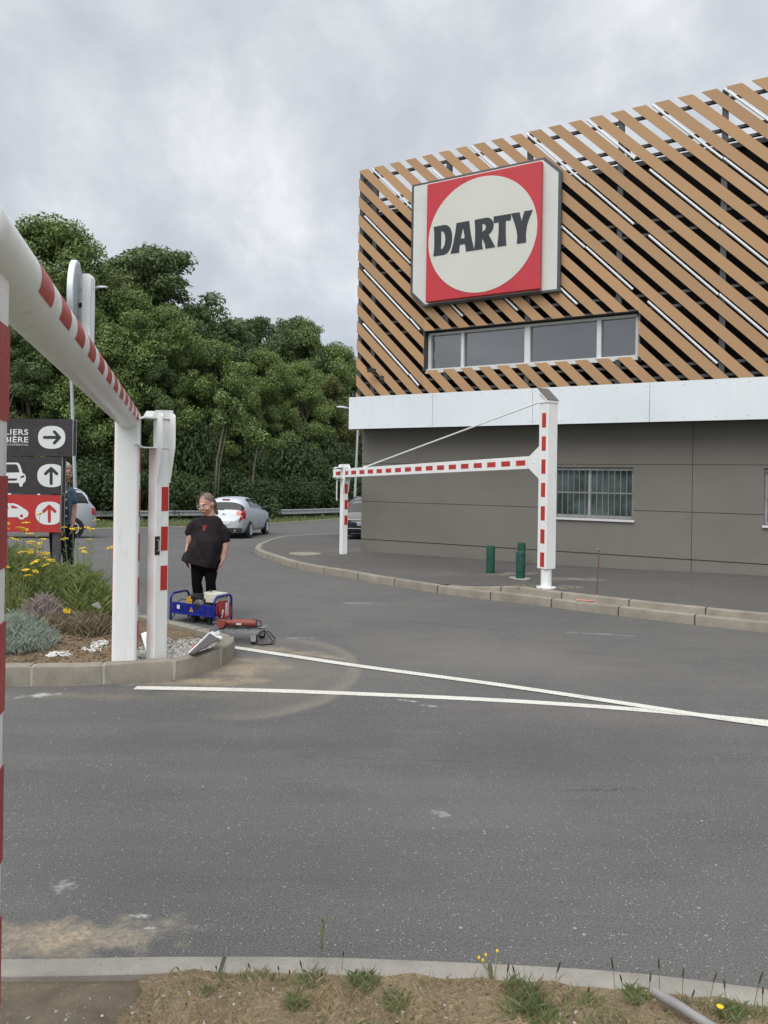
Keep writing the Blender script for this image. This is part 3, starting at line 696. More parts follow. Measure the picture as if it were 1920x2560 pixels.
# ribbon window
m = MB()
wbox(m, wt0-.04, wt1+.04, wz0-.10, wz0-.0, -.10, .19); wbox(m, wt0, wt1, wz1-.05, wz1, -.10, .12)
for x0_, x1_, yy in ((1070, 1077, 880), (1152.5, 1159.5, 860), (1311, 1325, 845), (1492, 1503, 830), (1589, 1597, 830)):
    wbox(m, fac(x0_, yy, .12)[0], fac(x1_, yy, .12)[0], wz0, wz1-.05, -.10, .118)
f = m.build('window', 'win_frame', B, bevel=.004)
mm = [1077, 1152.5, 1159.5, 1311, 1325, 1492, 1503, 1589]
for i in range(0, 8, 2):
    q = MB(); wbox(q, fac(mm[i], 850, .12)[0]-.01, fac(mm[i+1], 850, .12)[0]+.01, wz0-.01, wz1-.04, .02, .035); q.build('pane', 'glass2', f)
# ---------------------------------------------------------------- shop sign
SG = thing('shop_sign', P3(*fac(1200, 600, .55), .55), 0, 'big red square sign with a cream disc reading DARTY on the slats', 'sign')
O1 = .40
case = [fac(x, y, O1) for x, y in ((1030, 462.4), (1362.8, 392.6), (1405, 425), (1398, 727), (1058, 768), (1025.7, 736))]
tl = (case[0][0]+case[5][0])/2; tr = (case[2][0]+case[3][0])/2; zt = (case[0][1]+case[1][1])/2; zbt = (case[3][1]+case[4][1])/2
case = [(tl, zt), (case[1][0], zt), (tr, case[2][1]), (tr, zbt), (case[4][0], zbt), (tl, case[5][1])]
m = MB(); m.prism(case[::-1], fP, OS+.03, O1)
c_ = m.build('sign_case', 'sign_case', SG, bevel=.006); fix_normals(c_)
cx_, cz_ = (tl+tr)/2, (zt+zbt)/2; ins = [(cx_+(p[0]-cx_)*(1-.035), cz_+(p[1]-cz_)*(1-.035)) for p in case]
m = MB(); m.prism(ins[::-1], fP, O1-.01, O1+.004); c_ = m.build('back_board', 'sign_white', SG); fix_normals(c_)
O2 = .53
rp = [fac(x, y, O2) for x, y in ((1068, 459), (1355.5, 403.4), (1347, 722), (1063.5, 755))]
r0, r1 = (rp[0][0]+rp[3][0])/2, (rp[1][0]+rp[2][0])/2; z1_, z0_ = (rp[0][1]+rp[1][1])/2, (rp[2][1]+rp[3][1])/2
m = MB(); wbox(m, r0, r1, z0_, z1_, O1+.01, O2); m.build('red_panel', 'sign_red', SG, bevel=.012)
dl_ = fac(1071.6, 595, O2); dr_ = fac(1343.6, 562.6, O2); dt_ = fac(1236, 435.2, O2); db_ = fac(1192.8, 731.8, O2)
dc = ((dl_[0]+dr_[0])/2, (dt_[1]+db_[1])/2); dR = ((dr_[0]-dl_[0])/2, (dt_[1]-db_[1])/2)
print('disc', dc, dR, 'red', r0, r1, z0_, z1_, 'ZT', ZT, 'win', wz0, wz1, wt0, wt1, 'wA', wA)
dRm = (dR[0]+dR[1])/2
m = MB(); m.prism([(dc[0]+dR[0]*math.cos(t), dc[1]+dR[1]*math.sin(t)) for t in [2*math.pi*i/72 for i in range(72)]], fP, O2-.01, O2+.006); m.build('disc', 'sign_cream', SG)
def arc(p): return p
LET = {  # outlines in crop pixels (scale, x0, y0)
 'D': ([(148, 628), (420, 575), (480, 574), (540, 590), (590, 635), (630, 710), (652, 820), (655, 930), (645, 1050), (615, 1190), (560, 1300), (490, 1370), (420, 1395), (135, 1438), (155, 1300), (163, 1150), (165, 900), (160, 750)], [(352, 738), (400, 745), (440, 790), (462, 860), (470, 950), (462, 1060), (438, 1150), (395, 1225), (345, 1252), (350, 1100), (352, 900)]),
 'A': ([(780, 520), (1130, 458), (1145, 620), (1180, 870), (1255, 1215), (1262, 1272), (1040, 1305), (1030, 1200), (1012, 1095), (875, 1112), (855, 1200), (850, 1332), (615, 1365), (680, 1120), (740, 820)], [(950, 655), (965, 690), (1000, 850), (998, 940), (893, 950), (920, 820)])}
LET2 = {
 'R': ([(55, 495), (350, 437), (410, 435), (470, 465), (515, 520), (535, 600), (528, 690), (490, 770), (408, 862), (575, 1172), (330, 1215), (318, 1110), (285, 1020), (250, 965), (240, 1030), (243, 1130), (260, 1225), (40, 1255), (66, 1050), (72, 850), (68, 640)], [(250, 585), (300, 590), (335, 630), (340, 690), (315, 750), (250, 795)]),
 'T': ([(537, 408), (975, 338), (965, 498), (845, 508), (838, 600), (838, 900), (855, 1132), (628, 1168), (655, 900), (665, 620), (655, 545), (535, 570)], None),
 'Y': ([(978, 335), (1185, 298), (1240, 520), (1310, 275), (1520, 240), (1420, 480), (1370, 640), (1345, 850), (1350, 1055), (1120, 1092), (1132, 900), (1115, 760), (1070, 600)], None)}
def ring_fill(outer, inner, name):
    pts = [Vector(p) for p in outer]; n = len(pts); ed = [(i, (i+1) % n) for i in range(n)]
    if inner: b = len(pts); pts += [Vector(p) for p in inner]; k_ = len(inner); ed += [(b+i, b+(i+1) % k_) for i in range(k_)]
    r = delaunay_2d_cdt(pts, ed, [], 0, 1e-6)
    def inside(p, poly):
        c = False
        for i in range(len(poly)):
            a, b_ = poly[i], poly[i-1]
            if (a[1] > p.y) != (b_[1] > p.y) and p.x < (b_[0]-a[0])*(p.y-a[1])/(b_[1]-a[1])+a[0]: c = not c
        return c
    V2 = r[0]; fs = []
    for f in r[2]:
        c = sum((V2[i] for i in f), Vector((0, 0)))/len(f)
        if inside(c, outer) and not (inner and inside(c, inner)): fs.append(tuple(f))
    nv = len(V2); vs = [P3(p.x, p.y, O2+.004) for p in V2]+[P3(p.x, p.y, O2+.016) for p in V2]; cnt = {}
    F_ = [tuple(i+nv for i in f) for f in fs]
    for f in fs:
        for i in range(len(f)): e_ = (f[i], f[(i+1) % len(f)]); cnt[frozenset(e_)] = cnt.get(frozenset(e_), [])+[e_]
    for e_ in cnt.values():
        if len(e_) == 1: a_, b_ = e_[0]; F_.append((a_, b_, b_+nv, a_+nv))
    o = mesh_obj(name, vs, F_, 'letter', SG); fix_normals(o)
def smooth_poly(p, k=3):
    return p
for LT, sc_, x0_, y0_ in ((LET, 150/1659, 1070, 510), (LET2, 165/1659, 1180, 500)):
    for ch, (ou, inn) in LT.items():
        ring_fill([fac(x0_+p[0]*sc_, y0_+p[1]*sc_, O2+.03) for p in ou], [fac(x0_+p[0]*sc_, y0_+p[1]*sc_, O2+.03) for p in inn] if inn else None, 'letter')
# ---------------------------------------------------------------- security camera on the slats
q = P3(*fac(933, 930, .45), .45)
sc_o = thing('security_camera', q, 0, 'small dark security camera fixed on the lower left of the orange slats', 'camera')
m = MB(); m.bar(q+NF*-.12+UP*-.12+ED*.12, q+NF*.05+UP*-.02, .03, .03); m.obox(q+NF*-.13+UP*-.13+ED*.14, ED*.05, NF*.02, UP*.05); m.build('bracket', 'steel_dark', sc_o)
m = MB(); m.bar(q+ED*-.10+NF*.10+UP*.03, q+ED*.06+NF*-.02+UP*.02, .075, .075); m.bar(q+ED*-.13+NF*.12+UP*.075, q+ED*.06+NF*-.02+UP*.065, .09, .008); m.build('housing', 'black_plastic', sc_o, bevel=.006)
# ================================================================ HEIGHT BARRIERS
def frame_at(d):   # d = horizontal direction ; n = facing the camera side
    d = Vector((d.x, d.y, 0)).normalized(); n = Vector((d.y, -d.x, 0)); return d, n
# ---- right barrier: motor post A, receiving post, beam, tie rod
pA = gnd(1365, 1470, S(2.5, 11.8)-G(11.8)); pB = gnd(858, 1384, .13)
dB = (pB-pA); LB = Vector((dB.x, dB.y, 0)).length; dB, nB = frame_at(dB)
nB = -nB if nB.dot(Vector((-pA.x, -pA.y, 0))) < 0 else nB
zA = S(pA.x, pA.y); BAR = thing('height_barrier', (pA.x, pA.y, zA), 0, 'white height barrier with a dashed beam and a solar-capped post before the grey wall', 'height barrier')
hw = .098
m = MB(); m.lathe([(.082, 0), (.082, .42)], (pA.x, pA.y, zA+.0), 24); m.lathe([(.15, 0), (.15, .02)], (pA.x, pA.y, zA), 20); m.build('post_foot', 'white_paint', BAR, sm=True, angle=30)
zt_ = at(1370, 1008, pA.y).z; zb_ = at(1370, 1424, pA.y-.14).z
m = MB(); m.obox((pA.x, pA.y, (zt_+zb_)/2), dB*hw, nB*hw, UP*(zt_-zb_)/2); post = m.build('post', 'white_paint', BAR, bevel=.008)
m = MB()
px_w = 1/2.304
for a_, b_ in ((212, 296), (347, 430), (480, 563), (615, 697), (750, 832), (883, 965), (1017, 1100)):
    za = at(1355, 940+a_/2.304, pA.y-.08).z; zb2 = at(1355, 940+b_/2.304, pA.y-.08).z
    m.obox(Vector((pA.x, pA.y, (za+zb2)/2))+nB*(hw+.001)-dB*.012, dB*.044, nB*.0015, UP*(za-zb2)/2)
split_parts(m.build('reflective_strips', 'red_tape', post), 'reflective_strip')
# sloping solar cap
c = Vector((pA.x, pA.y, zt_)); 
m = MB(); m.obox(c+UP*.012, dB*(hw+.012), nB*(hw+.012), UP*.012); 
def wedge(b0, b1, h0, h1, m_):   # wedge rising toward +dB
    v = [c+dB*b0-nB*.085+UP*.024, c+dB*b1-nB*.085+UP*.024, c+dB*b1-nB*.085+UP*h1, c+dB*b0-nB*.085+UP*h0]
    v += [p+nB*.17 for p in v]; m_.add(v, [(0, 1, 2, 3), (7, 6, 5, 4), (0, 4, 5, 1), (1, 5, 6, 2), (2, 6, 7, 3), (3, 7, 4, 0)])
wedge(-.09, .105, .026, .19, m); m.build('cap', 'white_paint', post)
m = MB(); s0 = c-dB*.10+UP*.035; s1 = c+dB*.135+UP*.235; m.bar(s0, s1, .22, .016); q = m.build('solar_panel', pm('solar_cell', (.12, .115, .12), .3, var=.1), BAR)
m = MB(); nn_ = (s1-s0).normalized(); upn = nB.cross(nn_) if nB.cross(nn_).z > 0 else nn_.cross(nB)
m.bar(s0-upn*.012, s1-upn*.012, .235, .01); m.build('panel_frame', 'white_paint', q)
# beam
P0 = Vector((pA.x, pA.y, 0))+nB*.0
OBm = .10    # beam sits toward the camera side of the far post
def bhit(x, y): return hit(x, y, P0+nB*.055, dB)
sL = bhit(832, 1184)[0]; zl = (bhit(832, 1174.7)[1]+bhit(832, 1193.5)[1])/2
s1_, zt1 = bhit(1325, 1140.5); _, zb1 = bhit(1324.6, 1172); zr = (zt1+zb1)/2; hh = (zt1-zb1)/2
print('beam', sL, LB, zl, zr, hh)
e0 = P0+dB*.10+UP*(zr+(zr-zl)*(.0)); e1 = P0+dB*sL+UP*zl
e0.z = zr+(zr-zl)*(s1_-.1)/(sL-s1_); hb = max(hh, .085)
bd = (e1-e0).normalized(); bu = nB.cross(bd); bu = bu if bu.z > 0 else -bu
m = MB(); m.obox((e0+e1)/2, (e1-e0)/2, nB*.05, bu*hb); beam = m.build('beam', 'white_paint', BAR, bevel=.006)
m = MB(); b = m
xs_ = [800+v*.3014 for v in (132, 170, 197, 235, 262, 302, 330, 372, 400, 443, 472, 518, 548, 593, 627, 675, 708, 758, 793, 845, 882, 936, 973, 1030, 1070, 1130, 1171, 1233, 1275, 1341, 1386, 1456, 1502, 1575)]
ss = [bhit(x, 1160)[0] for x in xs_]; period = (ss[0]-ss[-2])/16; ln = sum(ss[i]-ss[i+1] for i in range(0, len(ss), 2))/17
print('period', period, ln)
k = 0; s = ss[0]-ln/2
while s > s1_+.12:
    p = e0+bd*((s-.10)); m.obox(p+nB*.0515, bd*ln/2, nB*.0015, bu*hb*.42); s -= period
split_parts(m.build('reflective_strips', 'red_tape', beam), 'reflective_strip')
m = MB()   # trapezoid bracket
tz = [bhit(1346.7, 1110.6), (s1_, zt1+.004), (s1_, zb1-.004), bhit(1344.5, 1201.7)]
tz[0] = (.085, tz[0][1]); tz[3] = (.085, tz[3][1])
fB = lambda a_, b_, o: P0+dB*a_+nB*(.056+o)+UP*b_
m.prism(tz, fB, 0, .008); m.prism([(p[0], p[1]) for p in tz], lambda a_, b_, o: P0+dB*a_+nB*(-.064+o)+UP*b_, 0, .008); m.lathe([(.014, 0), (.01, .012)], P0+dB*.24+UP*zr+nB*.064, 8, Matrix((dB, UP, nB)).transposed().to_4x4())
o_ = m.build('beam_bracket', 'white_paint', BAR); fix_normals(o_)
rA = c+dB*.10+UP*.05; sR, zR_ = bhit(908, 1168); rB = P0+dB*sR+UP*(zR_+.01)
m = MB(); m.tube([rA, rB], .014, 8); m.obox(rB-UP*.01+nB*.0, dB*.05, nB*.03, UP*.03); m.build('tie_rod', 'white_paint', BAR, sm=True, angle=30)
hx = e1-dB*.05-nB*.03; m = MB(); m.tube([hx-UP*.06, hx-UP*(.09+.53)], .016, 8); m.build('drop_rod', 'white_paint', BAR, sm=True)
# ---- receiving post with a forked cradle
def cradle_post(base, d, n, wd, ztop, lidz, label, group, strips, face='end', lip=1):
    """d = beam direction (away from the other post), n = beam front side"""
    T = thing('barrier_post', base, 0, label, 'post', group)
    b = Vector(base); h = wd/2
    m = MB(); m.obox(b+UP*(ztop-b.z)/2, d*h, n*h, UP*(ztop-b.z)/2); P_ = m.build('post', 'white_paint', T, bevel=.008)
    m = MB(); q = b.copy(); q.z = ztop+.006; m.obox(q+n*.07, d*(h+.006), n*.14, UP*.005)
    m.obox(q+n*.235+UP*.015, d*(h+.004), (n*.035+UP*.016), (UP*.004-n*.001)); m.build('rest_plate', 'white_paint', P_)
    ht = lidz-ztop
    for sd in (-1, 1):      # two side cheeks rising behind the beam
        m = MB(); pf = [(h-.02, -.32), (h+.012, -.32), (h+.088, .0), (h+.088, ht+.02), (h+.06, ht+.05), (h-.02, ht+.05)]
        fn = lambda a_, b_, o: q-d*a_+UP*b_+n*o
        m.prism(pf, fn, sd*(h-.009), sd*(h+.002)); o_ = m.build('cheek', 'white_paint', T); fix_normals(o_)
    m = MB(); m.obox(q-n*.02+UP*(ht/2+.0), d*(h-.004), n*.045, UP*(ht/2-.006)); m.build('back_plate', 'white_paint', T)
    m = MB(); cpt = q+UP*(ht+.006)
    m.obox(cpt+n*.05, d*(h+.012), n*.14, UP*.005); m.obox(cpt+n*.222-UP*.010, d*(h+.012), (n*.036-UP*.012), UP*.004)
    fl = lambda a_, b_, o: cpt+n*a_+UP*b_+d*o
    for sd in (-1, 1): m.prism([(-.09, .004), (.13, .004), (.09, .07), (-.09, .08)], fl, sd*(h+.008), sd*(h+.012))
    o_ = m.build('lid', 'white_paint', T); fix_normals(o_)
    m = MB()
    dd, off = (-d, h) if face == 'end' else (n, h)
    side = n if face == 'end' else d
    for z0, z1, a0, a1 in strips: m.obox(b*1+UP*((z0+z1)/2-b.z)+dd*(off+.0012)+side*((a0+a1)/2), side*(a1-a0)/2, dd*.0014, UP*(z1-z0)/2)
    split_parts(m.build('reflective_strips', 'red_tape', P_), 'reflective_strip')
    return T
bB = Vector((pB.x, pB.y, S(pB.x, pB.y)-.01)); zbeam_bot = zl-hb
def zs(y, x, Y): return at(x, y, Y).z
stp = [(zs(b_, 860, bB.y), zs(a_, 860, bB.y), -.055, .02) for a_, b_ in ((1210, 1234), (1249, 1273), (1288, 1312))]
TB = cradle_post(bB, dB, nB, .135, zbeam_bot-.012, zl+hb+.03, 'white post holding up the far left end of the dashed barrier beam', 'barrier receiving posts', stp)
# ---- post E on the island
pE = gnd(391, 1641, .165); pE.z = .08
vE = Vector((-pE.x, -pE.y, 0)).normalized(); aE = rad(-33)
nR = Matrix.Rotation(rad(31), 3, 'Z') @ vE         # face turned to image right
nL = Matrix.Rotation(rad(-59), 3, 'Z') @ vE        # face turned to image left
if (nR.x) < (nL.x): nR, nL = nL, nR
zE = zs(1122, 395, pE.y)
stp = [(zs(b_, 405, pE.y), zs(a_, 405, pE.y), -.058, .012) for a_, b_ in ((1217, 1277), (1315.7, 1375.5), (1413, 1474))]
TE = cradle_post(pE, -nR, nL, .137, zE, zs(1050, 395, pE.y), 'white post with an open forked top, standing in the flowerbed', 'barrier receiving posts', stp)
m = MB(); q = Vector((pE.x, pE.y, zs(1362, 397, pE.y)))+nR*.0705+nL*.05
m.obox(q, nL*.024, nR*.003, UP*.085); hd = m.build('latch_plate', 'black_plastic', TE)
m = MB(); m.tube([q+nR*.004+UP*.05, q+nR*.03+UP*.045, q+nR*.03-UP*.045, q+nR*.004-UP*.05], .006, 8); m.build('handle', 'galv', hd, sm=True)
# white offcut leaning at the foot
m = MB(); f0 = gnd(352, 1585, .17); f1 = gnd(366, 1632, .17); m.add([f0, f0+Vector((.07, .02, .0)), f1+Vector((.02, 0, 0)), f1, f0+Vector((.02, .05, .01)), f0+Vector((.08, .06, .02))], [(0, 1, 2, 3), (0, 4, 5, 1)])
tag(m.build('metal_offcut', 'white_paint'), 'bent white metal offcut lying at the foot of the forked white post', 'scrap')
# ---- big pipe barrier in the foreground
pC = gnd(312, 1648, .165); pC.z = .09
pD = Vector((-1.12, 2.08, 0)); pD2 = Vector((-1.182, 2.08, 0)); dC, nC = frame_at(pC-pD)
if nC.x < 0: nC = -nC
PB = thing('height_barrier', (pC.x, pC.y, pC.z), 0, 'huge white pipe barrier with red patches coming in from the left edge', 'height barrier')
zc_, rc_ = 2.40, .107; zn_ = 2.485
m = MB(); q = Vector((pC.x, pC.y, 0)); m.obox(q+UP*(.09+zc_-.02)/2, dC*.10, nC*.108, UP*(zc_-.02-.09)/2); o_ = m.build('far_post', 'white_paint', PB, bevel=.03); o_.modifiers[0].segments = 4
far = o_
m = MB()
for a_, b_ in ((1112, 1182), (1224, 1294), (1335, 1406), (1447.6, 1516), (1558.6, 1628)):
    za, zb2 = zs(a_, 345, q.y-.1), zs(b_, 345, q.y-.1)
    for sd in (-1, 1): m.obox(q+UP*(za+zb2)/2+nC*sd*.1095, dC*.072, nC*.0022, UP*(za-zb2)/2)
split_parts(m.build('reflective_strips', 'red_tape', far), 'reflective_strip')
m = MB(); q = Vector((pD2.x, pD2.y, 0)); m.obox(q+UP*(zn_+.09)/2, dC*.12, nC*.124, UP*(zn_+.09)/2); o_ = m.build('near_post', 'white_paint', PB, bevel=.012); near = o_
m = MB()
def zD(y): return zs(y, 12, pD.y+.12)
for a_, b_ in ((818, 1053), (1190, 1419), (1555, 1780), (1919, 2160), (2300, 2540)):
    for sd in (1, -1): m.obox(q+UP*(zD(a_)+zD(b_))/2+nC*sd*.1255, dC*.1185, nC*.0015, UP*(zD(a_)-zD(b_))/2)
split_parts(m.build('reflective_strips', 'red_paint', near), 'red_band')
m = MB(); a0 = pD.copy(); a0.z = zn_; a1 = Vector((pC.x, pC.y, 2.365)); dP = (a1-a0).normalized(); a0 -= dP*.115; uP = nC.cross(dP); uP = uP if uP.z > 0 else -uP
prof = [(.0, -.05), (.045, -.045), (.08, -.028), (rc_, 0), (rc_, (a1-a0).length), (.092, (a1-a0).length+.05), (.07, (a1-a0).length+.085), (.035, (a1-a0).length+.105), (.002, (a1-a0).length+.11)]
AX = Matrix((nC, dP.cross(nC), dP)).transposed().to_4x4()
m.lathe([(r_*1.0+.0001, h_) for r_, h_ in prof], a0, 48, AX); pipe = m.build('beam', 'white_paint', PB, sm=True, angle=60); fix_normals(pipe)
m = MB()
for y0 in range(0, 13):
    s0 = (2.45+.39*y0-pD.y+.115)*1.0; s1 = s0+.225
    L = (a1-a0).length
    if s0 < .05 or s1 > L+.03: continue
    vs = []; nn = 12
    for s in (s0, s0+.113, s1):
        for k in range(nn+1):
            t = rad(-26+k*76/nn); vs.append(a0+dP*s+(nC*math.cos(t)+uP*math.sin(t))*(rc_+.0014))
    m.add(vs, [(j*(nn+1)+k, j*(nn+1)+k+1, (j+1)*(nn+1)+k+1, (j+1)*(nn+1)+k) for j in range(2) for k in range(nn)])
split_parts(m.build('reflective_strips', 'red_tape', pipe, sm=True), 'reflective_strip')
# ================================================================ BOLLARDS, ROD
def bollard(x, y, yt, label):
    p = gnd(x, y, .15); p.z = S(p.x, p.y); p = at(x, y, (H-p.z)*F/-ray(x, y)[1]); h = zs(yt, x, p.y)-p.z; r = .078
    T = thing('bollard', (p.x, p.y, p.z-.01), random.random()*3, label, 'bollard', 'green bollards on the pavement')
    m = MB(); m.lathe([(r, 0), (r, h-.025), (r*.99, h-.02), (r*.99, h-.012), (r*1.01, h-.01), (r*.97, h+.004), (r*.6, h+.016), (.002, h+.02)], (0, 0, 0), 28)
    m.build('post', 'green_bollard', T, world=False, sm=True, angle=30)
    if 'pale' in label:
        m = MB(); m.prism([(math.cos(t)*.2*(1+.2*math.sin(3*t)), math.sin(t)*.16) for t in [i*math.pi/8 for i in range(16)]], lambda a_, b_, o: (a_, b_, o), .008, .017); m.build('footing', 'joint', T, world=False)
bollard(1226, 1431, 1365, 'green bollard standing alone, leftmost of the three on the pavement')
bollard(1303.5, 1411, 1357, 'green bollard half hidden behind another, nearest to the wall')
bollard(1301, 1446, 1379, 'green bollard on a pale concrete footing, nearest of the three to the kerb')
p = gnd(1490, 1504, .13); T = thing('marker_rod', p, 0, 'thin rusty steel rod with a pink ribbon at its foot, standing on the kerb', 'rod')
tp = at(1498, 1373, p.y); m = MB(); m.tube([p, p+(tp-p)*.5+Vector((.004, 0, 0)), tp], .009, 6); m.build('rod', 'rust', T, sm=True)
m = MB(); m.tube([tp-UP*.02+Vector((-.03, 0, .03)), tp, tp+Vector((.01, 0, -.06)), tp+Vector((.02, 0, -.03))], .006, 5); m.build('tip_wire', 'galv', T)
m = MB(); m.tube([p+Vector((0, -.02, .09)), p+Vector((.03, -.03, .05)), p+Vector((-.02, -.03, .02)), p+Vector((-.1, -.02, .012)), p+Vector((-.28, .02, .02))], .011, 6); m.tube([p+Vector((.01, -.02, .1)), p+Vector((-.02, -.02, .04)), p+Vector((.04, -.03, .01))], .014, 6); m.build('ribbon', 'ribbon', T)
MT['rubble_tan'] = conc('rubble_tan', (.27, .24, .18), .4)
# broken ground round the posts
def rubble(name, cx, cy, rx, ry, n, smin, smax, zf, mat, label, cat='rubble'):
    m = MB()
    for _ in range(n):
        t = random.random()*6.283; r_ = math.sqrt(random.random()); x = cx+rx*r_*math.cos(t); y = cy+ry*r_*math.sin(t); s = random.uniform(smin, smax)*(1.15-.5*r_)
        M_ = Matrix.Rotation(random.random()*6, 3, 'Z') @ Matrix.Rotation(random.random()*6, 3, 'X')
        vs = [M_ @ Vector((a_*s*random.uniform(.5, 1), b_*s*random.uniform(.5, 1), c_*s*random.uniform(.3, .7))) for a_ in (-1, 1) for b_ in (-1, 1) for c_ in (-1, 1)]
        m.add([v+Vector((x, y, zf(x, y)+s*.15)) for v in vs], [(0, 1, 3, 2), (4, 6, 7, 5), (0, 4, 5, 1), (2, 3, 7, 6), (0, 2, 6, 4), (1, 5, 7, 3)])
    o = m.build(name, mat); return tag(o, label, cat, kind='stuff')
rubble('rubble', pA.x+.05, pA.y+.1, .6, .25, 260, .006, .022, S, 'rubble_tan', 'broken asphalt and pale rubble round the foot of the tall post')
rubble('rubble', pB.x+.05, pB.y+.05, .38, .2, 80, .006, .014, S, 'rubble_tan', 'pale crumbs round the foot of the far receiving post')
# drain cover on the pavement
p = gnd(763, 1384, .13); T = tag(MB.build(*(lambda m: (m.lathe([(.36, -.01), (.36, .012), (.33, .014)], (p.x, p.y, S(p.x, p.y)), 36), m)[1:])(MB()), 'manhole_cover', 'kerb'), 'round concrete manhole cover in the pavement near the curved kerb', 'manhole cover')
# ================================================================ DIRECTION SIGN
YS = 11.0; pS = at(137, 1420, YS); pS.z = .15
DS = thing('direction_sign', pS, 0, 'black and red direction sign with arrows and car pictograms, standing behind the flowers', 'sign')
MT['panel_black'] = pm('panel_black', (.028, .025, .028), .5, var=.1, vs=2, dirt=(.08, .07, .07), da=.3)
MT['panel_red'] = pm('panel_red', (.42, .028, .025), .45, var=.06, vs=2)
MT['white_vinyl'] = pm('white_vinyl', (.66, .69, .70), .5, var=.04)
xR = at(181, 1100, YS).x; xR2 = at(154, 1190, YS).x; xR3 = at(151, 1285, YS).x; XL = xR-1.95
def zy(y, x=150): return at(x, y, YS).z
m = MB(); m.box(at(128, 1400, YS).x, at(145, 1400, YS).x, YS+.03, YS+.10, .1, zy(1140)); m.box(XL+.3, XL+.4, YS+.03, YS+.10, .1, zy(1140)); 
m = MB(); m.box(at(128, 1400, YS).x, at(145, 1400, YS).x, YS+.03, YS+.10, .1, zy(1060)); m.build('post', 'sign_case', DS)
m = MB(); m.box(XL+.3, XL+.41, YS+.03, YS+.10, .1, zy(1060)); m.build('post', 'sign_case', DS)
def panel(y0, y1, xr, mat, name):
    m = MB(); m.box(XL, xr, YS-.012, YS, zy(y1), zy(y0)); p_ = m.build(name, mat, DS)
    m = MB(); m.box(XL, xr-.001, YS+.001, YS+.13, zy(y1)+.012, zy(y0)-.012); m.build('panel_box', 'panel_black', p_)
    m = MB()
    for yy in (YS-.004, YS+.118): m.box(xr, xr+.008, yy, yy+.016, zy(y1), zy(y0))
    m.build('panel_edge', 'galv', p_); return p_
p1_ = panel(1048, 1141, xR, 'panel_black', 'panel'); p2_ = panel(1143, 1235, xR2, 'panel_black', 'panel'); p3_ = panel(1238, 1331, xR3, 'panel_red', 'panel')
p3_['label'] = 'red panel with a white car'
def flat(poly_px, par, mat, name, dy=-.0145, xmax=None):
    pts = [at(x, y, YS) for x, y in poly_px]; pts = [(p.x, p.z) for p in pts]
    if xmax is not None: pts = clip(pts, 1, 0, xmax-.004)
    m = MB(); m.prism(pts, lambda a_, b_, o: (a_, YS+o, b_), dy+.002, dy); o = m.build(name, mat, par); fix_normals(o); return o
def sup(cx, cy, rx, ry, n=40, e=.85): return [(cx+rx*abs(math.cos(t))**e*(1 if math.cos(t) > 0 else -1), cy+ry*abs(math.sin(t))**e*(1 if math.sin(t) > 0 else -1)) for t in [2*math.pi*i/n for i in range(n)]]
def stroke(a_, b_, w_):
    a_, b_ = Vector(a_), Vector(b_); d = (b_-a_).normalized(); n_ = Vector((-d.y, d.x))*w_/2; r = []
    for i in range(7): t = math.pi/2+math.pi*i/6; r.append(tuple(a_+d*math.cos(t)*w_/2+Vector((-d.y, d.x))*math.sin(t)*w_/2))
    for i in range(7): t = -math.pi/2+math.pi*i/6; r.append(tuple(b_+d*math.cos(t)*w_/2+Vector((-d.y, d.x))*math.sin(t)*w_/2))
    return r
def arrow(cx, cy, up, par, mat):
    L, w_ = 19, 7.5
    m = MB()
    tip = (cx, cy-L) if up else (cx+L, cy)
    for k, (a_, b_) in enumerate((((cx, cy+L) if up else (cx-L, cy), (tip[0], tip[1]+3) if up else (tip[0]-3, tip[1])), (tip, (tip[0]-14, tip[1]+13) if up else (tip[0]-13, tip[1]-14)), (tip, (tip[0]+14, tip[1]+13) if up else (tip[0]-13, tip[1]+14)))):
        pts = [at(x, y, YS) for x, y in stroke(a_, b_, w_)]; m.prism([(p.x, p.z) for p in pts], lambda q, r, o: (q, YS+o, r), -.0148, -.0168-k*.0004)
    o = m.build('arrow', mat, par); fix_normals(o)
d1 = flat(sup(130.3, 1093.5, 34, 28.6), p1_, 'white_vinyl', 'arrow_disc'); arrow(131, 1093.5, False, d1, 'panel_black')
d2 = flat(sup(129, 1189, 34.5, 29), p2_, 'white_vinyl', 'arrow_disc', xmax=xR2); arrow(129, 1190, True, d2, 'panel_black')
d3 = flat(sup(124, 1283, 34, 29), p3_, 'white_vinyl', 'arrow_disc', xmax=xR3); arrow(124.5, 1284, True, d3, 'panel_red')
def spx(L, x0, y0, s): return [(x0+x*s, y0+y*s) for x, y in L]
s_ = 200/1659
v1 = spx([(-220, 1050), (370, 1050), (410, 1075), (440, 1140), (475, 1262), (530, 1300), (548, 1360), (535, 1440), (490, 1475), (470, 1540), (445, 1550), (415, 1540), (400, 1470), (-220, 1470)], 0, 1030, s_)
f_ = flat(v1, p2_, 'white_vinyl', 'pictogram'); 
for pl in ([(-190, 1085), (345, 1085), (375, 1110), (415, 1250), (-190, 1262)], [(-190, 1378), (370, 1378), (350, 1420), (-190, 1425)], [(425, 1370), (450, 1330), (510, 1310), (515, 1345), (480, 1362)]): flat(spx(pl, 0, 1030, s_), f_, 'panel_black', 'pictogram_detail', -.0165)
s_ = 170/1659
v2 = spx([(-300, 200), (-150, 175), (250, 178), (340, 210), (440, 270), (560, 345), (605, 400), (605, 460), (570, 515), (515, 530), (480, 565), (440, 575), (385, 560), (355, 515), (-300, 515)], 10, 1240, s_)
f_ = flat(v2, p3_, 'white_vinyl', 'pictogram')
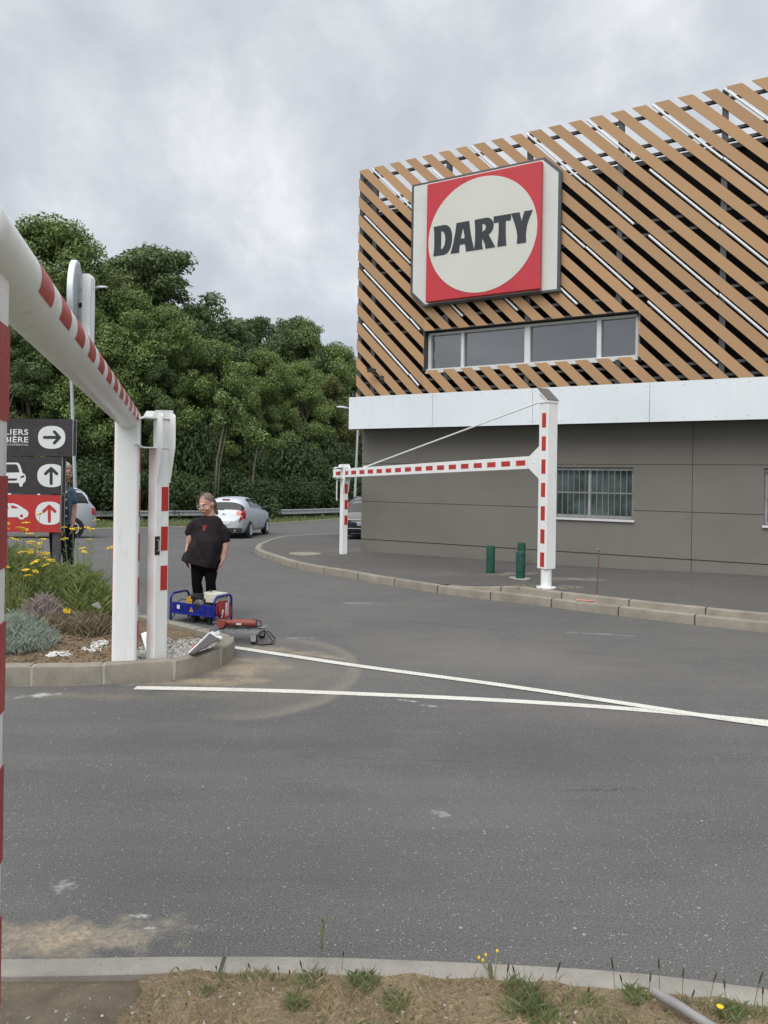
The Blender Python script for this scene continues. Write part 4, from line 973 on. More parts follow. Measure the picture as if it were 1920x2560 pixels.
for pl in ([(-250, 228), (95, 228), (130, 298), (-250, 298)], [(172, 230), (240, 232), (320, 262), (372, 298), (205, 298)], [(438+40*math.cos(t), 482+36*math.sin(t)) for t in [i*.5236 for i in range(12)]]): flat(spx(pl, 10, 1240, s_), f_, 'panel_red', 'pictogram_detail', -.0165)
def text(body, xr, y_base, hpx, par, mat, name='lettering', bold=.0, sp=1.0, Y=YS-.0135, sx=1.0, rightalign=True):
    cu = bpy.data.curves.new(name, 'FONT'); cu.body = body; cu.size = 1; cu.offset = bold; cu.space_character = sp; cu.extrude = .0; cu.align_x = 'RIGHT' if rightalign else 'LEFT'
    o = bpy.data.objects.new(name, cu); COL.objects.link(o); dg = bpy.context.evaluated_depsgraph_get(); me = bpy.data.meshes.new_from_object(o.evaluated_get(dg))
    bpy.data.objects.remove(o); bpy.data.curves.remove(cu)
    p = at(xr, y_base, Y); k = (hpx*Y/F)/.69
    vs = [Vector((p.x+v.co.x*k*sx, Y-.002, p.z+v.co.y*k)) for v in me.vertices]; fs = [tuple(q.vertices) for q in me.polygons]
    o = mesh_obj(name, vs, fs, mat, par); return o
text('ELIERS', 71, 1087, 13.5, p1_, 'white_vinyl', bold=.018, sp=1.10, sx=1.22)
text('RBIÈRE', 71, 1106, 13.5, p1_, 'white_vinyl', bold=.018, sp=1.10, sx=1.22)
text('COMMERCIAL', 71, 1114.5, 5, p1_, 'white_vinyl', sp=1.25, sx=1.0)
# ================================================================ STREET LAMPS AND THE ROUND SIGN ON THE LEFT MAST
def lamp(foot, top, arm, headlen, label, r0=.075, r1=.05):
    T = thing('street_lamp', foot, 0, label, 'street lamp', 'street lamps')
    m = MB(); m.tube([foot-UP*.3, foot, top], [r0, r0, r1], 12); m.tube([top, top+(arm-top)*.15+UP*.03, top+(arm-top)*.5+UP*.05, arm], [r1*.8, r1*.7, r1*.6, r1*.55], 8); m.build('pole', 'lamp_grey', T, sm=True)
    d = Vector((arm.x-top.x, arm.y-top.y, 0)).normalized(); s = Vector((-d.y, d.x, 0)); ln_ = headlen
    M_ = Matrix((d, s, UP)).transposed() @ Matrix.Rotation(rad(-6), 3, 'Y'); c_ = arm+d*ln_*.45+UP*.03
    m = MB(); b0 = len(m.v); m.ellip(c_, (ln_*.5, .14, .09), 18, 10, 0, M_); 
    for i, v in enumerate(m.v):
        loc = M_.inverted() @ (v-c_); k_ = .45+.55*min(1, max(0, (loc.x/(ln_*.5)+1)*1.2)); loc.y *= k_; loc.z = max(loc.z, -.035)*(.6+.4*k_); m.v[i] = c_+M_ @ loc
    hd = m.build('lamp_head', 'lamp_grey', T, sm=True)
    m = MB(); m.ellip(c_+d*ln_*.1-UP*.03, (ln_*.27, .10, .045), 14, 8, 0, M_); m.build('lens', 'glass', hd, sm=True)
    return T
YL = 29.5
ft = at(192, 1330, YL); ft.z = G(YL); tp_ = at(171, 735, YL); ar = at(232, 722, YL)
lamp(ft, tp_, ar, .62, 'grey street lamp rising behind the direction sign, its head pointing right over the road')
YR = 40.; ft = at(884, 1330, YR); ft.z = G(YR)-.1; tp_ = at(897, 1012, YR); ar = at(872, 1021, YR)
lamp(ft, tp_, ar, .70, 'slim street lamp beside the building corner, its head pointing left')
YM = 29.1; cM = at(188, 745, YM); rM = 92*YM/F
RSN = thing('round_sign', cM, rad(0), 'large round silver-rimmed sign seen from its edge, high on the left mast', 'sign')
e_n = Vector((.970, .241, 0)).normalized(); e_a = Vector((-e_n.y, e_n.x, 0))
AXM = Matrix((e_a, UP, e_n)).transposed().to_4x4()
m = MB(); q = cM+e_n*.12; m.lathe([(rM*.97, -.10), (rM, -.08), (rM, .10), (rM*.985, .12)], cM, 48, AXM); m.build('rim', 'alu', RSN, sm=True, angle=30)
m = MB(); m.lathe([(rM*.93, .121), (rM*.90, .15), (rM*.5, .17), (.01, .175)], cM, 48, AXM); m.build('back_plate', 'galv', RSN, sm=True, angle=30)
m = MB(); m.bar(at(188, 765, YM), at(212, 762, YM-.2), .14, .14); m.build('clamp', 'steel_dark', RSN)
bx = at(216, 800, YM-.3); BS = thing('box_sign', bx, 0, 'tall white box sign with a chamfered corner beside the round sign', 'sign')
w2 = 11.5*YM/F; z_t = zs(684, 216, YM-.3); z_b = zs(905, 216, YM-.3)
m = MB(); fnb = lambda a_, b_, o: bx+Vector((a_, o, b_-bx.z)); m.prism([(-w2, z_b), (w2, z_b), (w2, z_t-.16), (w2-.1, z_t), (-w2, z_t)], fnb, .0, .35); o_ = m.build('box', 'white_paint', BS); fix_normals(o_)
m = MB(); m.box(bx.x+w2-.02, bx.x+w2+.0, bx.y-.012, bx.y-.002, z_b, z_t-.18); m.build('edge_trim', 'lamp_grey', BS)
# ================================================================ GUARDRAIL
GR = [(-34, 29), (-20, 34), (-12.9, 38), (-9.5, 40.4), (-6, 43.6), (-3.2, 47.6), (-.5, 53), (1.5, 60)]
gr = resample(catmull(GR, 6), .5)
T = thing('guardrail', (gr[0].x, gr[0].y, G(gr[0].y)), 0, 'galvanised crash barrier along the far side of the road below the trees', 'guardrail')
m = MB(); prof = [(0, -.155), (.045, -.12), (.045, -.07), (0, -.035), (0, .035), (.045, .07), (.045, .12), (0, .155)]; vs = []
for i, p in enumerate(gr):
    a_, b_ = gr[max(i-1, 0)], gr[min(i+1, len(gr)-1)]; t = (b_-a_).normalized(); n_ = Vector((t.y, -t.x)); zc = G(p.y)+.46
    vs += [Vector((p.x+n_.x*o, p.y+n_.y*o, zc+z)) for o, z in prof]
k_ = len(prof); m.add(vs, [(i*k_+j, (i+1)*k_+j, (i+1)*k_+j+1, i*k_+j+1) for i in range(len(gr)-1) for j in range(k_-1)])
o_ = m.build('rail', 'galv', T, sm=True, angle=30); so_ = o_.modifiers.new('thick', 'SOLIDIFY'); so_.thickness = .004
acc = 0
for i in range(0, len(gr), 8):
    p = gr[i]; t = (gr[min(i+1, len(gr)-1)]-gr[max(i-1, 0)]).normalized(); n_ = Vector((t.y, -t.x, 0)); z0 = G(p.y)
    m = MB(); q = Vector((p.x, p.y, 0))-n_*.12; m.obox(q+UP*(z0+.22), Vector((t.x, t.y, 0))*.05, n_*.03, UP*.40); m.obox(q+n_*.07+UP*(z0+.46), Vector((t.x, t.y, 0))*.06, n_*.06, UP*.08); m.build('post', 'galv', T)
# ================================================================ GENERATOR, TROLLEY, DRILL, BROKEN BOARD
g1 = Vector((-2.67, 9.72, 0)); g2 = Vector((-2.055, 9.42, 0)); g3 = Vector((-1.84, 9.69, 0)); ex = (g2-g1); LX = ex.length; ex.normalize(); ey = Vector((-ex.y, ex.x, 0)); LY = .34
GE = thing('generator', g1, math.atan2(ex.y, ex.x), 'blue-framed petrol generator standing on the road in front of the woman', 'generator')
def zg(y, x=430, Y=9.6): return at(x, y, Y).z
HT = .40; fz0 = .115; fz1 = .245
for y_, nm in ((0, 'front_panel'), (LY-.016, 'rear_panel')):
    m = MB(); m.box(.02, LX-.02, y_, y_+.016, fz0, fz1); m.box(.02, LX-.02, y_-.012, y_+.02, fz0-.012, fz0+.002); pn = m.build(nm, 'blue', GE, world=False, bevel=.003)
    if nm == 'front_panel':
        m = MB(); m.box(.10, .145, -.0025, -.0005, .165, .215); m.build('label', 'plate', pn, world=False)
        m = MB(); m.add([(.30, -.003, .145), (.36, -.003, .145), (.33, -.003, .205)], [(0, 1, 2)]); tri = m.build('warning_label', 'yellow', pn, world=False)
        m = MB(); m.add([(.327, -.0045, .153), (.334, -.0045, .153), (.337, -.0045, .175), (.330, -.0045, .19), (.324, -.0045, .172)], [(0, 1, 2, 3, 4)]); m.build('warning_mark', 'black_plastic', tri, world=False)
for x_ in (0, LX):
    m = MB(); pts = []; r_ = .07
    H2 = .350
    for k in range(2): pass
    path = [(0, 0.0), (0, H2-r_)]+[(r_-r_*math.cos(t), H2-r_+r_*math.sin(t)) for t in [rad(15*i) for i in range(1, 7)]]+[(LY-r_+r_*math.sin(t), H2-r_+r_*math.cos(t)) for t in [rad(15*i) for i in range(0, 7)]]+[(LY, .0)]
    m.tube([(x_, a_, b_) for a_, b_ in path], .0145, 10); m.build('end_hoop', 'blue', GE, world=False, sm=True)
m = MB(); m.box(.03, LX-.03, .03, LY-.03, fz0-.01, fz0+.0); m.build('base_plate', 'blue', GE, world=False)
for x_ in (.32, LX-.1):
    m = MB(); m.lathe([(.03, 0), (.034, .10)], (x_, .05, .0), 10); m.build('foot', 'rubber', GE, world=False, sm=True)
m = MB(); m.lathe([(.105, 0), (.115, .01), (.115, .10), (.10, .12)], (.20, LY/2, .235), 20, Matrix.Rotation(rad(90), 4, 'Y')); al = m.build('alternator', 'black_plastic', GE, world=False, sm=True, angle=30)
m = MB(); m.box(.215, .30, .045, .05, .20, .255, 0); m.box(.215, .30, .045, .05, .262, .30, 0); m.box(.235, .28, .045, .05, .306, .325); m.build('yellow_label', 'yellow', al, world=False)
m = MB(); m.box(.33, .47, .06, LY-.07, fz0, .30); m.lathe([(.075, 0), (.085, .02), (.085, .05), (.05, .07)], (.42, .07, .22), 16, Matrix.Rotation(rad(90), 4, 'X')); m.box(.47, .56, .09, LY-.1, .16, .28)
for k in range(7): m.box(.475, .57, .075, LY-.09, .165+k*.017, .171+k*.017)
m.tube([(.38, .055, .27), (.41, .03, .24), (.45, .04, .2), (.5, .035, .19), (.52, .06, .25)], .008, 6); m.tube([(.34, .04, .2), (.38, .02, .25), (.36, .03, .31)], .006, 6); m.lathe([(.035, 0), (.035, .03)], (.385, .05, .19), 14, Matrix.Rotation(rad(90), 4, 'X')); en = m.build('engine', 'engine', GE, world=False, bevel=.003)
m = MB(); m.box(.30, .44, .02, .16, .295, .345); m.box(.32, .42, .04, .14, .345, .36); m.build('air_filter', 'black_plastic', GE, world=False, bevel=.012)
m = MB(); m.box(.44, .50, .10, .28, .30, .385); m.box(.50, .665, .06, LY-.05, .27, .375)
m.box(.498, .667, .058, LY-.048, .318, .326); m.build('fuel_tank', 'cream_tank', GE, world=False, bevel=.02)
m = MB(); m.lathe([(.024, 0), (.026, .015), (.02, .022)], (.47, .19, .38), 14); m.build('fuel_cap', 'black_plastic', GE, world=False, sm=True, angle=30)
m = MB(); c0_ = Vector((LX+.02, .12, .18)); AXy = Matrix.Rotation(rad(78), 4, 'Y')
m.lathe([(.115, 0), (.115, .012), (.06, .014), (.06, .05), (.115, .052), (.115, .064)], c0_, 28, AXy); rs = m.build('recoil_starter', 'reel_red', GE, world=False, sm=True, angle=30)
m = MB()
for k in range(9): m.bar(c0_+Vector((.072, -.012+.0, -.09+k*.022)), c0_+Vector((.072, .028, -.085+k*.022)), .006, .006)
m.bar(c0_+Vector((.075, -.014, -.1)), c0_+Vector((.075, -.006, .1)), .012, .008); m.bar(c0_+Vector((.075, .022, -.1)), c0_+Vector((.075, .03, .1)), .01, .008); m.bar(c0_+Vector((.07, -.09, -.07)), c0_+Vector((.07, -.06, .02)), .014, .008); m.build('starter_grille', 'alu', rs, world=False)
m = MB(); m.tube([(.19, .1, .27), (.13, .06, .28), (.09, .03, .25), (.07, .02, .18), (.06, .0, .08), (.04, -.05, .02), (-.02, -.06, .008)], .006, 6); m.build('cable', 'rubber', GE, world=False, sm=True)
# wheeled platform
pk = gnd(632, 1613); pl_ = gnd(600, 1598); TRc = Vector((-1.62, 8.62, 0)); TZ = .145
c1 = at(652, 1583, 8.45); c2_ = at(528, 1584, 8.62)
tx = Vector((1, -.12, 0)).normalized(); ty = Vector((.12, 1, 0)).normalized()
T = thing('platform_trolley', TRc, math.atan2(tx.y, tx.x), 'low wire-topped trolley on castors, carrying the red drill beside the kerb', 'trolley')
L2, W2 = .29, .19; m = MB()
for i in range(6): m.bar((-L2, -W2+2*W2*i/5, TZ), (L2, -W2+2*W2*i/5, TZ), .008, .006)
for i in range(5): m.bar((-L2+2*L2*i/4, -W2, TZ-.008), (-L2+2*L2*i/4, W2, TZ-.008), .014, .008)
for s in (-1, 1): m.bar((-L2, s*W2, TZ-.012), (L2, s*W2, TZ-.012), .01, .016); m.bar((s*L2, -W2, TZ-.012), (s*L2, W2, TZ-.012), .01, .016)
m.build('platform', 'galv', T, world=False)
for sx_ in (-1, 1):
    for sy_ in (-1, 1):
        x_, y_ = sx_*(L2-.05), sy_*(W2-.03); m = MB()
        m.box(x_-.03, x_+.03, y_-.024, y_-.019, .035, TZ-.02); m.box(x_-.03, x_+.03, y_+.019, y_+.024, .035, TZ-.02); m.box(x_-.035, x_+.035, y_-.028, y_+.028, TZ-.03, TZ-.02); ca = m.build('castor', 'galv', T, world=False)
        m = MB(); m.lathe([(.036, -.016), (.042, -.01), (.042, .01), (.036, .016)], (x_, y_, .042), 18, Matrix.Rotation(rad(90), 4, 'X')); m.build('wheel', 'rubber', ca, world=False, sm=True, angle=30)
# breaker drill on the trolley
dz = TZ+.055; q0 = TRc+Vector((-.13, -.02, dz)); q1 = TRc+Vector((.22, -.04, dz))
T = thing('breaker_drill', TRc+Vector((0, 0, TZ)), 0, 'dusty red breaker drill lying on the trolley', 'drill')
dd = (q1-q0).normalized(); DA = dd.to_track_quat('Z', 'Y').to_matrix().to_4x4()
m = MB(); m.lathe([(.03, 0), (.036, .02), (.034, .06), (.045, .08), (.047, .30), (.043, .34), (.038, .352)], q0, 20, DA); m.lathe([(.05, 0), (.055, .02), (.055, .09), (.045, .11)], q0+dd*-.01+Vector((-.02, 0, -.01)), 20, Matrix.Rotation(rad(80), 4, 'X')); bd_ = m.build('body', 'drill_red', T, sm=True, angle=35)
m = MB(); m.lathe([(.014, -.11), (.018, -.10), (.024, -.06), (.024, 0)], q0+Vector((-.03, -.02, .0)), 14, DA); m.build('chuck', 'steel_dark', T, sm=True)
m = MB(); m.obox(q0+dd*.16+Vector((0, -.0475, .0)), dd*.028, Vector((0, .0015, 0)), UP*.010); m.build('label', 'plate', bd_)
m = MB(); m.tube([q0+dd*.30+Vector((0, 0, .04)), q0+dd*.32+Vector((0, 0, .045)), q0+dd*.40+Vector((0, 0, .03)), q0+dd*.41+Vector((0, 0, -.02)), q0+dd*.33+Vector((0, 0, -.03))], .009, 6); m.build('rear_grip', 'black_plastic', T, sm=True)
T = thing('cable_coil', TRc+Vector((.2, -.1, TZ)), 0, 'black power cable looped over the trolley and down to the road', 'cable')
pts = []
for i in range(60):
    t = i/60*2*math.pi*2.6; pts.append(TRc+Vector((.04+.16*math.cos(t)+.03*math.sin(t*.37), -.02+.13*math.sin(t), TZ+.018+.006*math.sin(t*1.7)+.0025*i/10)))
pts += [TRc+Vector(v) for v in ((.30, -.10, .16), (.36, -.12, .10), (.42, -.14, .03), (.40, -.2, .008), (.30, -.24, .007), (.22, -.2, .02), (.26, -.16, .09), (.30, -.12, .13), (.37, -.08, .12), (.44, -.1, .05), (.43, -.18, .008), (.33, -.22, .01))]
m = MB(); m.tube([Vector((*p[:2], p[2])) for p in pts], .0065, 6); m.build('cable', 'rubber', T, sm=True)
# broken board leaning out of the planter
b0 = gnd(452, 1642, .16); b1 = at(560, 1573, 7.72); T = thing('broken_board', b0, 0, 'broken grey and red panel leaning over the kerb at the tip of the flowerbed', 'board')
b0.z = .14
lo, hi = Vector((-1.92, 7.02, .12)), at(548, 1572, 7.55)
ax_ = (hi-lo); wv = at(566, 1590, 7.42)-at(526, 1572, 7.55)
k0 = at(470, 1636, 7.12); k1 = at(521, 1583, 7.6); k2 = at(549, 1592, 7.35); k3 = at(478, 1635, 7.0)
def slabq(a_, b_, c_, d_, th, mat, nm, par):
    n_ = (b_-a_).cross(d_-a_).normalized()*th; m = MB(); m.add([a_, b_, c_, d_, a_+n_, b_+n_, c_+n_, d_+n_], [(0, 1, 2, 3), (7, 6, 5, 4), (0, 4, 5, 1), (1, 5, 6, 2), (2, 6, 7, 3), (3, 7, 4, 0)]); o = m.build(nm, mat, par); fix_normals(o); return o
k0 = at(472, 1633, 7.15); k1 = at(526, 1583, 7.62); k2 = at(549, 1596, 7.38); k3 = at(482, 1634, 7.02)
slabq(k0, k1, k2, k3, .012, 'board_grey', 'grey_face', T)
slabq(k0+Vector((-.012, 0, .004)), k1+Vector((-.012, 0, .012)), k1+Vector((.006, 0, .014)), k0+Vector((.008, 0, .006)), .02, 'sign_white', 'white_edge', T)
slabq(k1+Vector((-.01, -.01, .006)), k1+Vector((.02, 0, .022)), k2+Vector((.03, 0, .012)), k2+Vector((.0, -.01, -.004)), .012, 'sign_white', 'white_edge', T)
slabq(at(519, 1582, 7.68), at(538, 1560, 7.85), at(548, 1570, 7.8), at(532, 1583, 7.62), .01, 'board_grey', 'upper_flap', T)
slabq(at(536, 1580, 7.55), at(546, 1576, 7.5), at(549, 1583, 7.45), at(540, 1587, 7.48), .01, 'sign_white', 'tab', T)
slabq(at(469, 1634, 7.2), at(486, 1610, 7.4), at(500, 1612, 7.42), at(474, 1637, 7.16), .01, 'sign_red', 'red_face', T)
rubble('rubble', -2.0, 7.62, .40, .62, 1500, .004, .022, soil_z, 'rubble', 'pale broken concrete crumbs at the tip of the flowerbed round the forked post', 'rubble')
# grey pipe at the near right
pz = gnd(1632, 2500, .06); T = tag((lambda m: (m.tube([pz+Vector((0, .0, .03)), gnd(1700, 2532, .07)+UP*.02, gnd(1790, 2590, .06)+Vector((0, 0, .02)), gnd(1990, 2700, .05)], .0165, 16), m.build('plastic_pipe', 'pvc', sm=True))[1])(MB()), 'grey plastic pipe end sticking out of the dry verge at the bottom right', 'pipe')
# ================================================================ CARS
def interp(pts, x):
    if x <= pts[0][0]: return pts[0][1]
    for (a, fa), (b, fb) in zip(pts, pts[1:]):
        if x <= b:
            t = (x-a)/(b-a); return fa+(fb-fa)*t
    return pts[-1][1]
def sinterp(pts, x):      # monotone-ish smoothed interpolation
    h = .05; return (interp(pts, x-h)+2*interp(pts, x)+interp(pts, x+h))/4
def make_car(name, loc, heading, spec, paint, label, group=None):
    L, W = spec['L'], spec['W']; top = spec['top']; bot = spec['bot']; belt = spec['belt']; rw = spec['roofw']
    T = thing(name, loc, heading, label, 'car', group); hl = L/2
    def halfw(x):
        q = min(1, abs(x)/hl); return W/2*(1-q**7)**(1/5.) if q < 1 else 0.
    def pt(x, v, off=0.):
        zt = sinterp(top, x); zb = interp(bot, x); wl_ = max(halfw(x), .02); bl = min(interp(belt, x), zt-.03); bl = max(bl, zb+.02)
        if v <= .5:
            t = v/.5; z = zb+(bl-zb)*t; y = wl_*(1-.07*(1-t)**3-.035*t**4-.05*max(0, .12-t)*8)
        else:
            a = (v-.5)/.5*math.pi/2; ca, sa = max(0, math.cos(a)), math.sin(a); k = min(1, (zt-bl)/.35)
            y0 = wl_*.965; r_ = interp(rw, x); y = y0*(r_*ca**.35+(1-r_)*ca**1.) if True else 0
            yy = y0*ca**.55; z = bl+(zt-bl)*sa**(.62+.38*(1-k)); y = yy*(1-(1-r_)*sa*k)
        return Vector((x, y, z))
    def surf(x, v, sgn, off):
        e = .012; p = pt(x, v); px_ = pt(min(hl-.001, x+e), v)-pt(max(-hl+.001, x-e), v); pv = pt(x, min(1, v+e))-pt(x, max(0, v-e))
        n = px_.cross(pv); n = -n if n.y < 0 or (abs(n.y) < 1e-6 and n.z < 0) else n
        n = n.normalized() if n.length > 1e-9 else Vector((0, 1, 0)); q = p+n*off; q.y *= sgn; return q
    NX, NV = 72, 26
    xs_ = [-hl*math.cos(math.pi*i/NX)*.9999 for i in range(NX+1)]; vs = []; fs = []
    for x in xs_:
        row = [pt(x, j/NV) for j in range(NV+1)]
        vs += [Vector((p.x, p.y, p.z)) for p in row]+[Vector((p.x, -p.y, p.z)) for p in row[::-1][1:]]
    R = 2*NV+1
    for i in range(NX):
        for j in range(R-1): fs.append((i*R+j, i*R+j+1, (i+1)*R+j+1, (i+1)*R+j))
        fs.append((i*R+R-1, i*R, (i+1)*R, (i+1)*R+R-1))
    fs.append(tuple(range(R))); fs.append(tuple(NX*R+j for j in range(R))[::-1])
    body = mesh_obj('body', vs, fs, paint, T, world=False, sm=True, angle=50); fix_normals(body)
    def patch(nm, quad, mat, par, sides=(1, -1), off=.006, n=8, thick=0):
        for s in sides:
            (x0, v0), (x1, v1), (x2, v2), (x3, v3) = quad; P_ = []
            for i in range(n+1):
                for j in range(n+1):
                    a, b = i/n, j/n; x = (x0*(1-a)+x1*a)*(1-b)+(x3*(1-a)+x2*a)*b; v = (v0*(1-a)+v1*a)*(1-b)+(v3*(1-a)+v2*a)*b
                    P_.append(surf(x, v, s, off))
            F_ = [(i*(n+1)+j, (i+1)*(n+1)+j, (i+1)*(n+1)+j+1, i*(n+1)+j+1) for i in range(n) for j in range(n)]
            o = mesh_obj(nm, P_, F_, mat, par, world=False, sm=True)
    for q in spec['side_glass']: patch('side_window', q, 'glass', T)
    for nm in ('rear_window', 'windscreen'):
        if nm in spec:
            x0, x1, v0, v1 = spec[nm]; P_ = []; n = 12
            for i in range(n+1):
                for j in range(2*n+1):
                    t = j/n-1; sg = 1 if t >= 0 else -1; v = 1-(1-v0)*abs(t); P_.append(surf(x0+(x1-x0)*i/n, v, sg, .007))
            m_ = 2*n+1; mesh_obj(nm, P_, [(i*m_+j, (i+1)*m_+j, (i+1)*m_+j+1, i*m_+j+1) for i in range(n) for j in range(m_-1)], 'glass', T, world=False, sm=True)
    for q in spec['tail']: patch('tail_light', q, 'tail_red', T, off=.010)
    for q in spec.get('head', []): patch('headlight', q, 'lens_car', T, off=.010)
    wr = spec['wr']
    for x in spec['wheels']:
        for s in (-1, 1):
            c = Vector((x, s*(W/2-.105), wr)); A = Matrix.Rotation(rad(-90*s), 4, 'X')
            m = MB(); m.lathe([(wr+.055, .0), (wr+.055, .088)], c, 28, A); m.build('wheel_arch', 'rubber', T, world=False, sm=True, angle=30)
            m = MB(); m.lathe([(wr*.62, -.10), (wr*.93, -.10), (wr, -.07), (wr, .075), (wr*.95, .10), (wr*.70, .108), (wr*.66, .085)], c, 32, A); wh = m.build('wheel', 'rubber', T, world=False, sm=True, angle=30)
            m = MB(); m.lathe([(wr*.67, .078), (wr*.67, .106), (wr*.60, .108), (wr*.57, .086)], c, 28, A)
            for k in range(6):
                t = 2*math.pi*k/6; dr = A.to_3x3() @ Vector((math.cos(t), math.sin(t), 0)); ax_ = A.to_3x3() @ Vector((0, 0, 1)); tn = dr.cross(ax_)
                m.obox(c+ax_*.095+dr*wr*.34, dr*wr*.28, tn*wr*.075, ax_*.008)
            m.lathe([(wr*.15, .08), (wr*.15, .108), (.01, .112)], c, 14, A); m.build('rim', 'alu', wh, world=False, sm=True, angle=30)
    from mathutils.bvhtree import BVHTree
    bv = BVHTree.FromPolygons([v.co for v in body.data.vertices], [tuple(p.vertices) for p in body.data.polygons])
    for nm, mt_, ys_, zs_ in spec.get('rear', []):
        for s in (1, -1):
            P_ = []; n = 8
            for i in range(n+1):
                for j in range(n+1):
                    y = ys_[0]+(ys_[1]-ys_[0])*i/n; z = zs_[0]+(zs_[1]-zs_[0])*j/n
                    if nm == 'tail_light': z += .02*(i/n)
                    h = bv.ray_cast(Vector((-4, y, z)), Vector((1, 0, 0))); xx = h[0].x if h[0] else -1.6
                    P_.append(Vector((xx-.014, s*y, z)))
            mesh_obj(nm, P_, [(i*(n+1)+j, (i+1)*(n+1)+j, (i+1)*(n+1)+j+1, i*(n+1)+j+1) for i in range(n) for j in range(n)], mt_, T, world=False, sm=True)
    # mirrors, handles, plate, bumper trim
    for s in (-1, 1):
        p = surf(spec['mirror'][0], spec['mirror'][1], s, .0); m = MB(); m.ellip(p+Vector((0, s*.12, .03)), (.07, .10, .075), 12, 8); m.bar(p, p+Vector((0, s*.08, .01)), .05, .03); m.build('door_mirror', 'black_plastic', T, world=False, sm=True)
        for x in spec['handles']:
            p = surf(x, .44, s, .012); m = MB(); m.obox(p, (.09, 0, 0), (0, .010, 0), (0, 0, .014)); m.build('door_handle', paint if paint != 'car_black' else 'alu', T, world=False, bevel=.004)
    for q in spec.get('lines', []): patch('door_seam', q, 'groove', T, off=.003, n=6)
    return T, surf, body
MT['lens_car'] = pm('headlight', (.6, .62, .65), .1, var=.05, coat=1)
HB = dict(L=3.94, W=1.70, wr=.305, wheels=(-1.22, 1.24), mirror=(.78, .60), handles=(-.35, .48),
    top=[(-1.97, .60), (-1.90, .80), (-1.86, .98), (-1.82, 1.03), (-1.66, 1.36), (-1.59, 1.46), (-1.2, 1.51), (-.5, 1.52), (.1, 1.49), (.5, 1.38), (1.02, 1.06), (1.12, 1.00), (1.6, .88), (1.85, .72), (1.97, .5)],
    bot=[(-1.97, .34), (-1.8, .24), (1.8, .22), (1.97, .32)], belt=[(-1.97, .95), (-1.2, .96), (.2, .92), (1.1, .90), (1.6, .82), (1.97, .6)], roofw=[(-1.97, .88), (-1.6, .80), (.3, .74), (1.1, .9), (1.97, 1)],
    side_glass=[[(-.55, .535), (-.02, .535), (-.06, .80), (-.62, .80)], [(.04, .535), (.86, .535), (.34, .78), (0, .80)], [(-1.22, .56), (-.63, .535), (-.70, .80), (-1.12, .76)]],
    rear=[('tail_light', 'tail_red', (.47, .80), (.86, 1.0)), ('reversing_light', 'lens_car', (.64, .80), (.78, .85))],
    rear_window=(-1.81, -1.675, .57, 1), windscreen=(.52, 1.0, .66, 1),
    tail=[[(-1.935, .36), (-1.72, .34), (-1.66, .49), (-1.90, .49)]], head=[[(1.55, .36), (1.88, .30), (1.86, .42), (1.5, .48)]],
    lines=[[(-.02, .05), (-.005, .05), (.02, .5), (.005, .5)], [(.98, .12), (.995, .12), (.93, .48), (.915, .48)], [(-.9, .35), (-.885, .35), (-.68, .5), (-.695, .5)]])
YC = 28.3
def place(x, y): p = gnd(x, y); return p
pc_ = gnd(557, 1347); psi = rad(5.5); hd = Vector((math.sin(psi), math.cos(psi), 0)); q = Vector((pc_.x, pc_.y, 0))+hd*1.95; q.z = G(q.y)+.01
slope = math.atan((G(q.y+1)-G(q.y-1))/2)
CAR, sf, bd = make_car('hatchback_car', q, math.pi/2-psi, HB, 'car_silver', 'silver hatchback car seen from behind, driving away past the woman', None)
CAR.rotation_euler = (0, -slope, math.pi/2-psi)
m = MB(); m.box(-1.99, -1.955, -.26, .26, .52, .635); pl2 = m.build('number_plate', 'plate', CAR, world=False)
m = MB(); m.box(-1.993, -1.989, .22, .258, .523, .632); m.build('plate_band', 'plate_blue', pl2, world=False)
m = MB(); m.box(-1.975, -1.90, -.70, .70, .24, .40); m.build('bumper_insert', 'black_plastic', CAR, world=False, bevel=.02)
m = MB(); m.tube([(-2.0, -.45, .30), (-1.9, -.45, .30)], .035, 12); m.build('exhaust', 'galv', CAR, world=False, sm=True)
m = MB(); m.bar((-1.835, 0, 1.06), (-1.825, .42, 1.075), .02, .02); m.build('rear_wiper', 'black_plastic', CAR, world=False)
m = MB(); m.box(-1.67, -1.58, -.14, .14, 1.41, 1.435); m.build('brake_light', 'tail_red', CAR, world=False)
m = MB(); m.tube([(-1.25, 0, 1.5), (-1.38, 0, 1.58)], .008, 6); m.lathe([(.03, 0), (.02, .02)], (-1.22, 0, 1.495), 10); m.build('aerial', 'black_plastic', CAR, world=False)
m = MB()       # double chevron badge
for dz in (0, .045):
    for s in (-1, 1): m.bar((-1.888, 0, .875+dz), (-1.884, s*.065, .835+dz), .014, .014)
m.build('badge', 'galv', CAR, world=False)
m = MB(); m.box(-1.915, -1.90, -.5, .5, .70, .715); m.build('tailgate_seam', 'groove', CAR, world=False)
